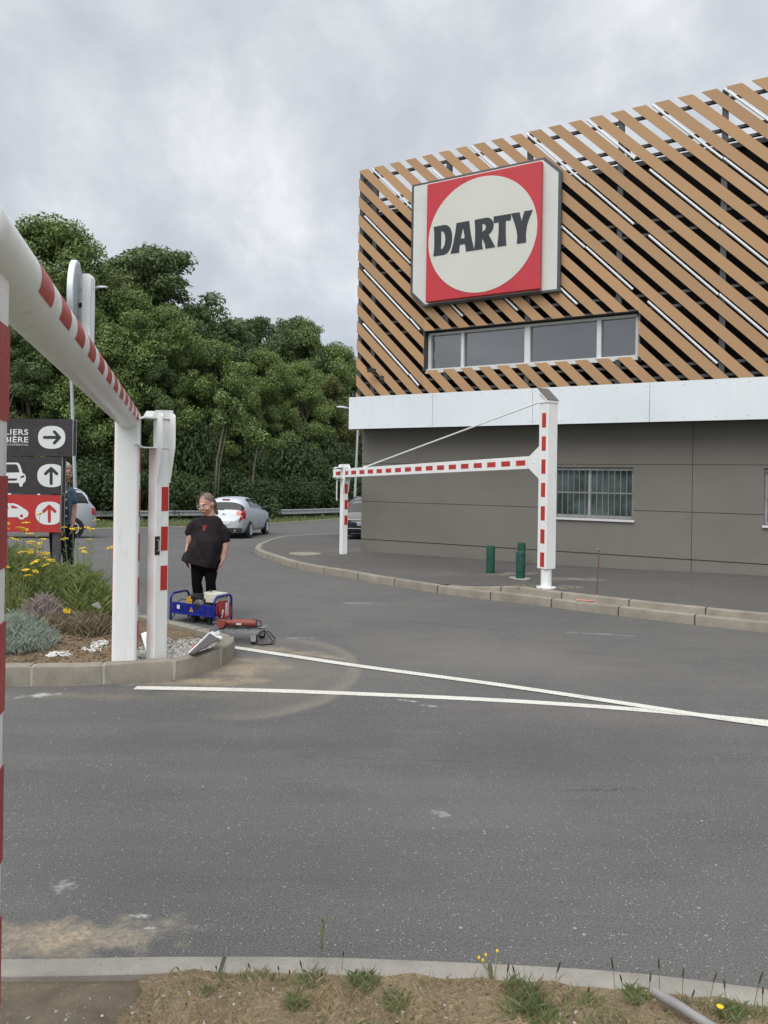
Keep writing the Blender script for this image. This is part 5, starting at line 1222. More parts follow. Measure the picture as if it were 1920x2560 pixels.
# silver people carrier on the left
MV = dict(L=4.4, W=1.80, wr=.325, wheels=(-1.32, 1.36), mirror=(1.05, .60), handles=(-.55, .45),
    top=[(-2.2, .62), (-2.14, .95), (-2.08, 1.10), (-1.86, 1.50), (-1.78, 1.59), (-1.4, 1.64), (0, 1.655), (.5, 1.60), (.9, 1.46), (1.5, 1.10), (1.62, 1.03), (1.95, .92), (2.12, .78), (2.2, .5)],
    bot=[(-2.2, .36), (-2.0, .26), (2.0, .24), (2.2, .34)], belt=[(-2.2, 1.0), (-1.2, 1.0), (.8, .96), (1.6, .94), (2.0, .82), (2.2, .6)], roofw=[(-2.2, .92), (-1.8, .80), (.4, .80), (1.5, .92), (2.2, 1)],
    side_glass=[[(-1.02, .54), (-.30, .54), (-.32, .82), (-1.02, .82)], [(-.22, .54), (.72, .54), (.55, .82), (-.24, .82)], [(-1.86, .55), (-1.10, .54), (-1.10, .82), (-1.68, .80)]],
    rear_window=(-2.06, -1.87, .62, 1), windscreen=(.92, 1.48, .64, 1),
    tail=[[(-2.16, .34), (-1.98, .34), (-1.96, .5), (-2.10, .5)]], head=[[(1.8, .36), (2.1, .32), (2.08, .42), (1.75, .47)]],
    lines=[[(-.27, .05), (-.255, .05), (-.23, .5), (-.245, .5)], [(-1.3, .3), (-1.285, .3), (-1.08, .5), (-1.095, .5)]])
rr = gnd(247, 1345); hv = Vector((-.84, -.543, 0)); q = Vector((rr.x, rr.y, 0))+hv*2.2+Vector((-.543, .84, 0))*.85; q.z = G(q.y)+.01
VAN, _, _ = make_car('people_carrier', q, math.atan2(hv.y, hv.x), MV, 'car_silver', 'silver people carrier with roof rails, half hidden behind the man')
for s in (-1, 1):
    m = MB(); m.tube([(-1.65, s*.60, 1.60), (-1.5, s*.61, 1.68), (.1, s*.63, 1.70), (.35, s*.63, 1.66)], .018, 8); m.build('roof_rail', 'alu', VAN, world=False, sm=True)
# dark car behind the building corner
CM = dict(L=4.2, W=1.76, wr=.32, wheels=(-1.28, 1.3), mirror=(.95, .60), handles=(-.4, .5),
    top=[(-2.1, .55), (-2.05, .86), (-1.98, .98), (-1.74, 1.36), (-1.66, 1.46), (-1.3, 1.54), (-.3, 1.56), (.3, 1.52), (.8, 1.34), (1.3, 1.05), (1.7, .92), (2.0, .74), (2.1, .5)],
    bot=[(-2.1, .36), (-1.95, .26), (1.9, .24), (2.1, .34)], belt=[(-2.1, .95), (1.2, .92), (1.7, .84), (2.1, .6)], roofw=[(-2.1, .84), (-1.6, .72), (.4, .74), (1.3, .9), (2.1, 1)],
    side_glass=[[(-1.0, .54), (-.05, .54), (-.1, .8), (-1.0, .8)], [(.02, .54), (.95, .54), (.4, .8), (0, .8)]],
    rear_window=(-1.96, -1.75, .64, 1), windscreen=(.82, 1.28, .64, 1),
    tail=[[(-2.05, .44), (-1.94, .44), (-1.66, .74), (-1.80, .74)]])
qb = at(900, 1352, 27.4); q = Vector((qb.x+.12, 27.3, 0))+Vector((.03, 1, 0))*2.1; q.z = S(q.x, q.y)+.012
BC, _, _ = make_car('parked_car', q, math.pi/2-.03, CM, 'car_black', 'black car with tall red tail lights behind the wall corner')
m = MB(); m.box(-2.14, -2.09, -.26, .26, .545, .66); pb = m.build('number_plate', 'plate', BC, world=False)
m = MB(); m.box(-2.144, -2.139, .215, .258, .548, .657); m.build('plate_band', 'plate_blue', pb, world=False)
cu = bpy.data.curves.new('t', 'FONT'); cu.body = 'AD 5'; cu.offset = .02; o = bpy.data.objects.new('t', cu); COL.objects.link(o); me = bpy.data.meshes.new_from_object(o.evaluated_get(bpy.context.evaluated_depsgraph_get())); bpy.data.objects.remove(o)
mesh_obj('plate_text', [Vector((-2.1425, .195-v.co.x*.115, .566+v.co.y*.11)) for v in me.vertices], [tuple(p.vertices) for p in me.polygons], 'letter', pb, world=False)
m = MB(); m.box(-2.115, -2.06, -.62, .62, .735, .752); m.box(-2.12, -2.06, -.7, .7, .43, .445); m.build('bumper_trim', 'alu', BC, world=False, bevel=.004)
# ================================================================ PEOPLE
def cone(mb, a, b, ra, rb, n=14):      # closed tapered capsule
    a, b = Vector(a), Vector(b); d = (b-a); L = d.length; A = d.to_track_quat('Z', 'Y').to_matrix().to_4x4()
    pr = [(ra*math.sin(t), -ra*math.cos(t)) for t in [rad(8+16.4*i) for i in range(6)]]+[(rb*math.cos(t), L+rb*math.sin(t)) for t in [rad(16.4*i) for i in range(6)]]
    mb.lathe(pr, a, n, A)
def fuse(mb, name, mat, parent, vox, smooth_it=2, world=False):
    o = mb.build(name, mat, parent, world=world, sm=True); r = o.modifiers.new('remesh', 'REMESH'); r.mode = 'VOXEL'; r.voxel_size = vox; r.use_smooth_shade = True
    s = o.modifiers.new('smooth', 'SMOOTH'); s.factor = .5; s.iterations = smooth_it
    dg = bpy.context.evaluated_depsgraph_get(); dg.update(); me = bpy.data.meshes.new_from_object(o.evaluated_get(dg)); old = o.data; o.modifiers.clear(); o.data = me; bpy.data.meshes.remove(old); me.name = name
    me.materials.clear(); me.materials.append(MT[mat]); return o
def hand(mb, wrist, d, palm_n, thumb_side, curl=.35, s=1.):
    d = Vector(d).normalized(); pn = Vector(palm_n).normalized(); sd = d.cross(pn).normalized()*thumb_side
    w_ = Vector(wrist)
    for k in (-1.5, -.5, .5, 1.5): cone(mb, w_+sd*k*.010*s, w_+d*.085*s+sd*k*.0195*s, .017*s, .0125*s, 10)
    for k, ln in ((1.5, .072), (.5, .082), (-.5, .076), (-1.5, .060)):
        p = w_+d*.088*s+sd*k*.0200*s; dd = d.copy()
        for j, f in enumerate((.45, .32, .23)):
            dd = (dd*math.cos(curl*.8)+pn*math.sin(curl*.8)).normalized(); e = p+dd*ln*f*s; cone(mb, p, e, (.0098-.001*j)*s, (.0090-.0012*j)*s, 8); p = e
    p = w_+sd*.018*s+d*.02*s; e = p+(d*.6+sd*.75+pn*.25).normalized()*.045*s; cone(mb, p, e, .014*s, .011*s, 8); e2 = e+(d*.9+sd*.25+pn*.35).normalized()*.032*s; cone(mb, e, e2, .0105*s, .009*s, 8)
def head(mb, c, M_, s=1., heavy=0.):
    def P(x, y, z): return Vector(c)+M_ @ (Vector((x, y, z))*s)
    mb.ellip(P(0, .015, .035), (.074*s, .092*s, .092*s), 20, 14, 0, M_)       # skull
    mb.ellip(P(0, -.030, -.035), (.060*s+heavy*.3, .058*s, .072*s), 18, 12, 0, M_)
    mb.ellip(P(0, -.050, -.085), (.030*s+heavy*.2, .030*s, .026*s), 14, 8, 0, M_)   # chin
    mb.ellip(P(0, -.078, .030), (.048*s, .014*s, .012*s), 14, 6, 0, M_)        # brow
    for sg in (-1, 1):
        mb.ellip(P(sg*.038, -.064, -.028), (.024*s+heavy*.4, .020*s, .022*s), 12, 8, 0, M_)
        mb.ellip(P(sg*.075, .012, .0), (.010*s, .020*s, .033*s), 10, 8, 0, M_)       # ear
        mb.ellip(P(sg*.011, -.094, -.020), (.009*s, .010*s, .008*s), 8, 6, 0, M_)
    cone(mb, P(0, -.084, .022), P(0, -.102, -.014), .0085*s, .0115*s, 8)        # nose
    mb.ellip(P(0, -.088, -.050), (.024*s, .009*s, .0055*s), 10, 6, 0, M_); mb.ellip(P(0, -.086, -.061), (.021*s, .009*s, .006*s), 10, 6, 0, M_)
def face_bits(par, c, M_, s=1., world=False, lip='lip'):
    def P(x, y, z): return Vector(c)+M_ @ (Vector((x, y, z))*s)
    for sg in (-1, 1):
        m = MB(); m.ellip(P(sg*.031, -.0745, .010), (.0125*s, .009*s, .0075*s), 12, 8, 0, M_); e = m.build('eye', 'eye_white', par, world=False, sm=True)
        m = MB(); m.ellip(P(sg*.031, -.0815, .007), (.0058*s, .004*s, .0058*s), 10, 6, 0, M_); m.build('iris', 'hair_d', e, world=False, sm=True)
        m = MB(); m.tube([P(sg*.014, -.088, .030), P(sg*.03, -.088, .036), P(sg*.048, -.080, .030)], [.003*s, .004*s, .0025*s], 6); m.build('eyebrow', 'hair_w', par, world=False, sm=True)
    m = MB(); m.tube([P(-.024, -.089, -.056), P(-.01, -.0985, -.0545), P(.01, -.0985, -.0545), P(.024, -.089, -.056)], [.0018*s, .003*s, .003*s, .0018*s], 6); m.build('mouth', 'lip_dark', par, world=False, sm=True)
def glasses(par, c, M_, mat, s=1., rx=.022, rz=.015):
    def P(x, y, z): return Vector(c)+M_ @ (Vector((x, y, z))*s)
    m = MB()
    for sg in (-1, 1):
        pts = [P(sg*.032+rx*math.cos(t), -.101+.004*abs(math.cos(t)), .006+rz*math.sin(t)) for t in [i*math.pi/10 for i in range(21)]]; m.tube(pts, .0016, 6, caps=False)
        m.tube([P(sg*(.032+rx), -.100, .012), P(sg*.076, -.07, .014), P(sg*.084, .01, .012)], .0018, 6)
    m.tube([P(-.010, -.104, .010), P(.010, -.104, .010)], .0016, 6); return m.build('glasses', mat, par, world=False, sm=True)
MT['eye_white'] = pm('eye_white', (.55, .52, .5), .3, var=.05); MT['lip_dark'] = pm('lip_dark', (.28, .10, .08), .5, var=.1)
MT['print_red'] = pm('shirt_print_red', (.26, .028, .03), .8, var=.3, vs=60)
# ------------------------------------------------ the woman
SC = 1/193.
WY = 9.96
def wp(px, py, dy=0.):     # photo position on the woman's plane -> her local coordinates
    return Vector(((px-508)*SC, dy, (1546-py)*SC+.0))
w0 = gnd(508, 1546); W_ = thing('person', (w0.x, w0.y, 0), 0, 'woman in glasses, dark T-shirt and black leggings looking down', 'person')
hc = wp(513.5, 1263, -.02); MH = Matrix.Rotation(rad(-24), 3, 'Z') @ Matrix.Rotation(rad(17), 3, 'X') @ Matrix.Rotation(rad(-3), 3, 'Y')
b = MB(); head(b, hc, MH, 1.16, .012)
cone(b, hc+Vector((.014, .03, -.06)), wp(521, 1303, .02), .072, .082); cone(b, wp(521, 1300, .02), wp(517, 1330, .02), .075, .12)
# torso, hips, legs (continuous under the clothes)
cone(b, wp(492, 1335, .01), wp(545, 1335, .03), .085, .085); cone(b, wp(515, 1345, .0), wp(513, 1378, .0), .15, .15); cone(b, wp(498, 1404, .01), wp(520, 1404, .02), .10, .10)
KN = {}
for sgn, hip, kn, an in ((-1, (492, 1425), (491, 1457), (495, 1524)), (1, (525, 1425), (526, 1457), (524, 1526))):
    cone(b, wp(*hip, .01), wp(*kn, -.02), .085, .056); cone(b, wp(*kn, -.02), wp(kn[0]+(an[0]-kn[0])*.3, kn[1]+22, .01), .054, .060); cone(b, wp(kn[0]+(an[0]-kn[0])*.3, kn[1]+22, .01), wp(*an, .0), .058, .034)
    cone(b, wp(an[0], an[1]+8, -.0), wp(an[0]-2, an[1]+15, -.12), .034, .028)
# arms
cone(b, wp(551, 1328, .02), wp(559, 1360, .03), .058, .056); cone(b, wp(559, 1360, .03), wp(555.5, 1397, -.02), .055, .034)
hand(b, wp(555, 1398, -.02), (-.20, -.08, -1), (-1, -.2, 0), -1, .38, 1.03)
cone(b, wp(478, 1326, -.02), wp(471, 1360, .0), .058, .048); cone(b, wp(471, 1360, .0), wp(468, 1388, -.05), .046, .032)
hand(b, wp(468, 1389, -.05), (-.05, -.1, -1), (1, -.2, 0), 1, .38, 1.0)
body = fuse(b, 'body', 'skin', W_, .0062, 1)
face_bits(W_, hc, MH, 1.16); glasses(W_, hc, MH, 'alu', 1.16)
# leggings
b = MB()
for sgn, hip, kn, an in ((-1, (493, 1422), (491, 1457), (495, 1524)), (1, (525, 1422), (526, 1457), (524, 1526))):
    cone(b, wp(*hip, .01), wp(*kn, -.02), .094, .064); cone(b, wp(*kn, -.02), wp(kn[0]+(an[0]-kn[0])*.3+1, kn[1]+20, .01), .063, .069); cone(b, wp(kn[0]+(an[0]-kn[0])*.3+1, kn[1]+20, .01), wp(*an, .0), .067, .043)
cone(b, wp(499, 1408, .01), wp(519, 1408, .02), .13, .13); fuse(b, 'leggings', 'cloth_black', W_, .009, 3)
for an in ((495, 1524), (524, 1526)):
    b = MB(); cone(b, wp(an[0], an[1]+9, .015), wp(an[0]-2, an[1]+14, -.10), .043, .040); b.ellip(wp(an[0]-1, 1544, -.05), (.042, .115, .018)); fuse(b, 'shoe', 'rubber', W_, .008, 1)
# T-shirt: rings down the trunk, flaring to the left hem, plus sleeves
b = MB()
rings = [(518, 1292, 26*.0052, .080), (517, 1300, .165, .105), (516, 1312, .205, .125), (516, 1330, .222, .15), (514, 1350, .215, .175), (512, 1372, .215, .20), (508, 1394, .225, .21), (503, 1404, .235, .215), (498, 1408, .24, .21)]
N_ = 40; vs = []; fs = []
edge = {1292: (507, 538, 1290, 1290), 1300: (489, 548, 1297, 1298), 1312: (480, 555, 1309, 1310), 1330: (476, 556, 1330, 1332), 1350: (477, 556, 1349, 1352), 1372: (469, 552, 1366, 1378), 1394: (458, 550, 1386, 1400), 1404: (455, 546, 1395, 1412), 1408: (452.5, 542.5, 1400, 1421)}
for cx, py, rx, ry in rings:
    xl, xr, yl, yr = edge[py]; c_ = ((xl+xr)/2-508)*SC; hw_ = (xr-xl)/2*SC
    for k in range(N_):
        t = 2*math.pi*k/N_; ct, st_ = math.cos(t), math.sin(t); sx = abs(ct)**.85*(1 if ct > 0 else -1); sy = abs(st_)**.85*(1 if st_ > 0 else -1)
        fold = 1+.03*math.sin(5*t+py*.05)*smooth(1340, 1400, py)+.012*math.sin(11*t)
        z = (1546-(yl+(yr-yl)*(sx*.5+.5)))*SC; yy = ry*sy*fold
        if st_ < 0: yy *= 1+.12*math.exp(-((py-1352)/22.)**2)
        vs.append(Vector((c_+hw_*sx*(fold if abs(ct) < .9 else 1), yy+.01, z)))
for j in range(len(rings)-1):
    for k in range(N_): fs.append((j*N_+k, (j+1)*N_+k, (j+1)*N_+(k+1) % N_, j*N_+(k+1) % N_))
fs.append(tuple(range(N_))); fs.append(tuple((len(rings)-1)*N_+k for k in range(N_))[::-1]); b.add(vs, fs)
cone(b, wp(538, 1311, .02), wp(551, 1332, .03), .078, .080); cone(b, wp(550, 1326, .02), wp(556.5, 1349, .03), .080, .074)
cone(b, wp(491, 1310, -.01), wp(477, 1322, -.01), .078, .075)
cone(b, wp(484, 1315, -.01), wp(473.5, 1331, -.01), .075, .068)
ts = fuse(b, 't_shirt', 'cloth_dark', W_, .009, 4)
for v in ts.data.vertices:      # folds hanging from the bust to the left hem
    c = v.co; k = smooth(1.42, .95, c.z) if False else max(0, min(1, (1.30-c.z)/.35)); u_ = c.x*1.0+c.z*.42
    d_ = (.006*math.sin(u_*34+c.y*6)+.004*math.sin(u_*61+2))*k*(1 if c.z > .78 else .3)+.004*math.sin(c.z*38+c.x*9)*(1-k)*(1 if c.z < 1.25 else .4)
    n_ = Vector((c.x-.02, c.y, 0)); n_ = n_.normalized() if n_.length > 1e-6 else n_; v.co += n_*d_
ts.data.materials[0] = MT['cloth_dark']
# chest print on the shirt front
q = wp(511, 1316, -.205); m = MB()
for i in range(3): m.obox(wp(510+i*.7, 1313.5+i*2.6, -.01)+Vector((0, 0, 0)), Vector(((.042, .022, .018)[i], 0, 0)), Vector((0, .002, 0)), Vector((0, 0, (.007, .006, .010)[i])))
pr = m.build('chest_print', 'print_red', ts, world=False)
dg = bpy.context.evaluated_depsgraph_get(); dg.update()
from mathutils.bvhtree import BVHTree
def snap_front(o, target, off=.003):
    bv = BVHTree.FromPolygons([v.co for v in target.data.vertices], [tuple(p.vertices) for p in target.data.polygons])
    for v in o.data.vertices:
        h = bv.ray_cast(Vector((v.co.x, -1, v.co.z)), Vector((0, 1, 0)))
        if h[0]: v.co.y = h[0].y-off-(.0008 if v.co.y < -.01 else 0)
m = MB(); g_ = []
vv = []; ff = []
def strip(pts_l, pts_r):
    b0_ = len(vv)
    for a_, c_ in zip(pts_l, pts_r):
        for k in range(7): vv.append(Vector(a_).lerp(Vector(c_), k/6))
    for j in range(len(pts_l)-1):
        for k in range(6): ff.append((b0_+j*7+k, b0_+j*7+k+1, b0_+(j+1)*7+k+1, b0_+(j+1)*7+k))
strip([wp(507, 1313), wp(508, 1315.2)], [wp(520.5, 1313.5), wp(519.5, 1315.7)]); strip([wp(509.5, 1316.4), wp(510.3, 1320.5), wp(510.5, 1322)], [wp(518.5, 1316.6), wp(516.5, 1320.5), wp(516.5, 1322)]); strip([wp(508, 1322.7), wp(509.5, 1326)], [wp(516, 1322.8), wp(514.5, 1326)])
bpy.data.objects.remove(pr); pr = mesh_obj('chest_print', vv, ff, 'print_red', ts, world=False); snap_front(pr, ts)
# hair: swept back, with loose strands and a tail
b = MB()
def PH(x, y, z): return hc+MH @ (Vector((x, y, z))*1.16)
b.ellip(PH(0, .022, .046), (.0915, .104, .100), 20, 14, 0, MH)
b.ellip(PH(.012, .075, -.01), (.07, .06, .08), 14, 10, 0, MH)
cone(b, PH(.03, .09, -.03), PH(.045, .085, -.13), .035, .022)
hair = fuse(b, 'hair', 'hair_w', W_, .008, 2)
inv = MH.inverted()
bm = bmesh.new(); bm.from_mesh(hair.data); kill = []
for v in bm.verts:      # keep the face free: pull the cap in below the hairline
    l = (inv @ (v.co-hc))/1.16
    if l.y < -.012 and l.z < .062-.25*max(0, abs(l.x)-.03): kill.append(v)
bmesh.ops.delete(bm, geom=kill, context='VERTS'); bm.to_mesh(hair.data); bm.free()
m = MB()
for i in range(46):
    a_ = random.uniform(-1, 1); s0 = PH(a_*.07, random.uniform(-.06, .05), .10+random.uniform(-.02, .03)-abs(a_)*.03); dr = Vector((random.uniform(-.09, -.01), random.uniform(-.04, .05), random.uniform(-.02, .05)))
    m.tube([s0, s0+dr*.5+Vector((0, 0, .012)), s0+dr], [.0022, .0018, .001], 4)
for i in range(22):
    s0 = PH(-.075+random.uniform(-.008, .006), random.uniform(-.03, .04), .05+random.uniform(-.03, .03)); m.tube([s0, s0+Vector((-.018, -.01, -.03)), s0+Vector((random.uniform(-.045, -.02), -.01, random.uniform(-.1, -.06)))], [.003, .0024, .001], 4)
m.build('loose_hair', 'hair_w', hair, world=False, sm=True)
# ------------------------------------------------ the man behind the sign
ms = 1/160.; MYd = 11.9
def mp(px, py, dy=0.): return Vector(((px-158)*ms, dy, (1443-py)*ms))
fu, fh = ray(158, 1443)
mx_ = at(157, 1443, MYd); W2 = thing('person', mx_, 0, 'white-haired man in safety glasses and blue shirt behind the direction sign', 'person')
hc2 = mp(161, 1184, -.0); MH2 = Matrix.Rotation(rad(38), 3, 'Z') @ Matrix.Rotation(rad(12), 3, 'X')
b = MB(); head(b, hc2, MH2, 1.2, .01); cone(b, hc2+Vector((-.01, .03, -.06)), mp(157, 1222, .03), .062, .075)
cone(b, mp(135, 1240, .02), mp(170, 1240, .02), .085, .085); cone(b, mp(157, 1255), mp(155, 1320), .15, .17)
for sx_ in (-1, 1): cone(b, mp(155+sx_*14, 1330), mp(155+sx_*15, 1385), .10, .07); cone(b, mp(155+sx_*15, 1385), mp(155+sx_*16, 1430), .065, .045); cone(b, mp(155+sx_*16, 1434), mp(158+sx_*16, 1439, -.14), .04, .03)
cone(b, mp(175, 1236, .0), mp(181, 1270, .02), .062, .052); cone(b, mp(181, 1270, .02), mp(184, 1308, -.06), .05, .034); hand(b, mp(184, 1309, -.06), (-.0, -.12, -1), (-1, -.3, 0), -1, .35, 1.12)
cone(b, mp(132, 1236, .0), mp(126, 1272, .02), .06, .05); cone(b, mp(126, 1272, .02), mp(127, 1308, -.05), .05, .034); hand(b, mp(127, 1309, -.05), (0, -.1, -1), (1, -.2, 0), 1, .35, 1.1)
fuse(b, 'body', 'skin', W2, .0075, 1); face_bits(W2, hc2, MH2, 1.2); glasses(W2, hc2, MH2, 'plate', 1.2, .027, .019)
b = MB(); cone(b, mp(138, 1236, .02), mp(170, 1236, .02), .105, .105); cone(b, mp(157, 1250, -.02), mp(154, 1285, -.04), .155, .18); cone(b, mp(154, 1285, -.04), mp(154, 1318, -.01), .175, .165)
cone(b, mp(174, 1232, .0), mp(180.5, 1254, .01), .076, .070); cone(b, mp(134, 1232, .0), mp(127, 1254, .01), .078, .073); sh = fuse(b, 'shirt', 'cloth_blue', W2, .011, 4)
b = MB()
for sx_ in (-1, 1): cone(b, mp(155+sx_*14, 1326), mp(155+sx_*15, 1385), .115, .085); cone(b, mp(155+sx_*15, 1385), mp(155+sx_*16, 1432), .082, .065)
cone(b, mp(148, 1322), mp(163, 1322), .15, .15); fuse(b, 'trousers', 'jeans', W2, .012, 3)
for sx_ in (-1, 1): b = MB(); cone(b, mp(155+sx_*16, 1436, .02), mp(158+sx_*16, 1438, -.15), .045, .04); fuse(b, 'shoe', 'rubber', W2, .012, 1)
b = MB()
def PH2(x, y, z): return hc2+MH2 @ (Vector((x, y, z))*1.2)
b.ellip(PH2(0, .018, .042), (.097, .119, .117), 20, 14, 0, MH2); hr = fuse(b, 'hair', 'hair_m', W2, .009, 1); inv2 = MH2.inverted(); bm = bmesh.new(); bm.from_mesh(hr.data)
bmesh.ops.delete(bm, geom=[v for v in bm.verts if (lambda l: (l.y < -.03 and l.z < .072) or l.z < -.02)((inv2 @ (v.co-hc2))/1.2)], context='VERTS'); bm.to_mesh(hr.data); bm.free()
vv = []; ff = []; path = [(168, 1207), (169.5, 1222), (171.5, 1240), (174, 1262), (175.5, 1282), (174, 1300)]
for x_, y_ in path:
    for k in range(4): vv.append(mp(x_-3.3+6.6*k/3, y_))
for j in range(len(path)-1):
    for k in range(3): ff.append((j*4+k, j*4+k+1, (j+1)*4+k+1, (j+1)*4+k))
st_ = mesh_obj('strap', vv, ff, 'black_plastic', W2, world=False); snap_front(st_, sh, .008)
vv = []; ff = []
for x_, y_ in ((168.6, 1216), (170.3, 1231), (172.6, 1250), (174.8, 1270), (175, 1290)):
    b0_ = len(vv); vv += [mp(x_-1.6, y_-2), mp(x_+1.6, y_-2), mp(x_+1.6, y_+2), mp(x_-1.6, y_+2)]; ff.append((b0_, b0_+1, b0_+2, b0_+3))
mk_ = mesh_obj('strap_marks', vv, ff, 'sign_cream', st_, world=False); snap_front(mk_, sh, .011)
# ================================================================ TREES
NR = np.random.RandomState(5)
def leaf_cloud(centers, radii, n, size, squash=1., inner=.25, bias=None):
    """rhombus leaves scattered through the shells of many clumps -> (n,4,3)"""
    C = np.array(centers); Rr = np.array(radii); wgt = Rr[:, 0]*Rr[:, 2]; wgt /= wgt.sum()
    idx = NR.choice(len(C), n, p=wgt); d = NR.normal(size=(n, 3)); d /= np.linalg.norm(d, axis=1)[:, None]
    rr = 1-np.abs(NR.normal(size=n))*inner; rr = np.clip(rr, .05, 1.12)
    lump = 1+.16*np.sin(d[:, 0]*7+idx)*np.sin(d[:, 1]*6+idx*2)*np.sin(d[:, 2]*8+idx*3)
    P_ = C[idx]+d*Rr[idx]*(rr*lump)[:, None]
    nrm = d*.7+NR.normal(size=(n, 3))*.6+np.array([0, 0, .35]); nrm /= np.linalg.norm(nrm, axis=1)[:, None]
    t = np.cross(nrm, NR.normal(size=(n, 3))); t /= np.linalg.norm(t, axis=1)[:, None]; b_ = np.cross(nrm, t)
    s = size*(.6+.8*NR.rand(n))[:, None]
    droop = np.array([0, 0, -1.])*s*.25
    return np.stack([P_-t*s, P_-b_*s*.42, P_+t*s+droop, P_+b_*s*.42], axis=1)
def crown_clumps(rw, h0, h1, n, seed, lean=0.):
    r = np.random.RandomState(seed); C = []; R_ = []
    for i in range(n):
        t = r.rand()**.85; z = h0+(h1-h0)*t; env = rw*(math.sin(math.pi*min(1, (t*.86+.12)))**.6); a_ = r.rand()*6.283; q = env*math.sqrt(r.rand())*.92
        s = rw*(.10+.17*r.rand())*(1.1-.3*t); C.append((q*math.cos(a_)+lean*t, q*math.sin(a_), z)); R_.append((s*1.15, s*1.15, s*.8))
    C.append((lean, 0, h1-rw*.2)); R_.append((rw*.2, rw*.2, rw*.22))
    return C, R_
def tree_proto(seed, hgt, rw, n, mat, bark='bark', size=.17, low=.07):
    C, R_ = crown_clumps(rw, hgt*low, hgt*.97, 130, seed); V = leaf_cloud(C, R_, n, size, inner=.38)
    r = random.Random(seed); m = MB()
    pts = [Vector((0, 0, -.6)), Vector((r.uniform(-.1, .1), 0, hgt*.2)), Vector((r.uniform(-.3, .3), r.uniform(-.3, .3), hgt*.5)), Vector((r.uniform(-.3, .3), 0, hgt*.85))]
    m.tube(pts, [hgt*.017, hgt*.014, hgt*.010, .03], 8)
    for i in range(16):
        t = r.uniform(.22, .85); p = pts[1].lerp(pts[3], (t-.2)/.7); c = Vector(C[r.randrange(len(C))]); q = p.lerp(c, .55)+Vector((0, 0, .4)); m.tube([p, q, c], [hgt*.006, hgt*.004, .015], 5)
    return V, m, mat, bark
PROT = [tree_proto(1, 14, 4.2, 84000, 'leaf1', size=.092), tree_proto(2, 14, 3.8, 80000, 'leaf2', size=.092), tree_proto(3, 12, 4.0, 70000, 'leaf1', 'bark_pale', size=.088), tree_proto(4, 10, 3.4, 60000, 'leaf3', size=.088), tree_proto(5, 13, 3.8, 78000, 'leaf2', 'bark_pale', size=.085)]
PM = []
def tree(pi, x, y, h, w, rot, label, grp='trees beyond the crash barrier'):
    V, mb_, lm, bk = PROT[pi]; base = [14, 14, 12, 10, 13][pi]
    T = thing('tree', (x, y, G(min(y, 60))-.1), 0, label, 'tree', grp)
    if len(PM) <= pi or PM[pi] is None:
        while len(PM) <= pi: PM.append(None)
        cr_ = quads('crown', V, lm, T); tk = mesh_obj('trunk', mb_.v, mb_.f, bk, T, world=False, sm=True); PM[pi] = (cr_.data, tk.data)
    else:
        for nm, me in zip(('crown', 'trunk'), PM[pi]):
            o = bpy.data.objects.new(nm, me); COL.objects.link(o); o.parent = T
    s = h/base; T.scale = (w*s, w*s, s); T.rotation_euler.z = rot; return T
def tx_(px, Y): return ray(px, 1194)[0]*Y/F
def th(px, py, Y): return at(px, py, Y).z-G(min(Y, 60))+.1
TL = [ # px, top py, Y, proto, width, label
 (128, 543, 43, 0, .95, 'tallest bright green tree at the far left, rising above the white pipe'),
 (30, 640, 42, 1, .9, 'dark tree at the left edge behind the white pipe'),
 (225, 668, 47, 3, 1.1, 'olive green tree in the dip between the two tallest crowns'),
 (385, 608, 52, 4, 1.3, 'tall dark rounded tree, second from the left on the skyline'),
 (310, 632, 50, 1, .85, 'narrow dark crown on the left shoulder of the tall rounded tree'),
 (300, 715, 44, 2, .95, 'leafy green tree in front of the tall rounded one, above the forked post'),
 (470, 745, 50, 1, .9, 'dark tree on the slope of the skyline right of the tall rounded one'),
 (425, 760, 45, 0, .85, 'bright green tree in the front row above the woman'),
 (560, 790, 52, 4, .95, 'dark tree in the middle of the skyline above the silver car'),
 (540, 850, 47, 2, .9, 'green tree with pale trunk low in the front row above the silver car'),
 (640, 778, 58, 1, .9, 'dark tree on the skyline between the silver car and the barrier post'),
 (655, 870, 50, 0, .80, 'green spreading tree in the front row right of the silver car'),
 (722, 783, 60, 4, .85, 'upright tree on the skyline left of the building'),
 (765, 800, 60, 2, .8, 'pale topped tree on the skyline close to the building'),
 (745, 905, 53, 2, .8, 'low green tree in the front row left of the far barrier post'),
 (835, 855, 62, 0, .75, 'tree whose crown meets the lower corner of the slats'),
 (805, 935, 57, 3, .85, 'olive tree behind the small street lamp beside the building'),
 (900, 925, 64, 3, .9, 'olive tree mostly hidden behind the building corner'),
 (190, 760, 41, 2, .9, 'green tree in the front row behind the round sign'),
 (60, 800, 40, 1, .95, 'dark tree in the front row behind the direction sign'),
 (-90, 620, 44, 0, .9, 'green tree just outside the left edge'),
 (370, 850, 43, 1, .75, 'dark low tree in the front row behind the forked post'),
 (600, 930, 48, 1, .7, 'dark low tree directly above the roof of the silver car')]
for i, (px, py, Y, pi, w_, lb) in enumerate(TL):
    if px < -50: continue
    tree(pi, tx_(px, Y), Y, th(px, py, Y), w_, i*1.7, lb)
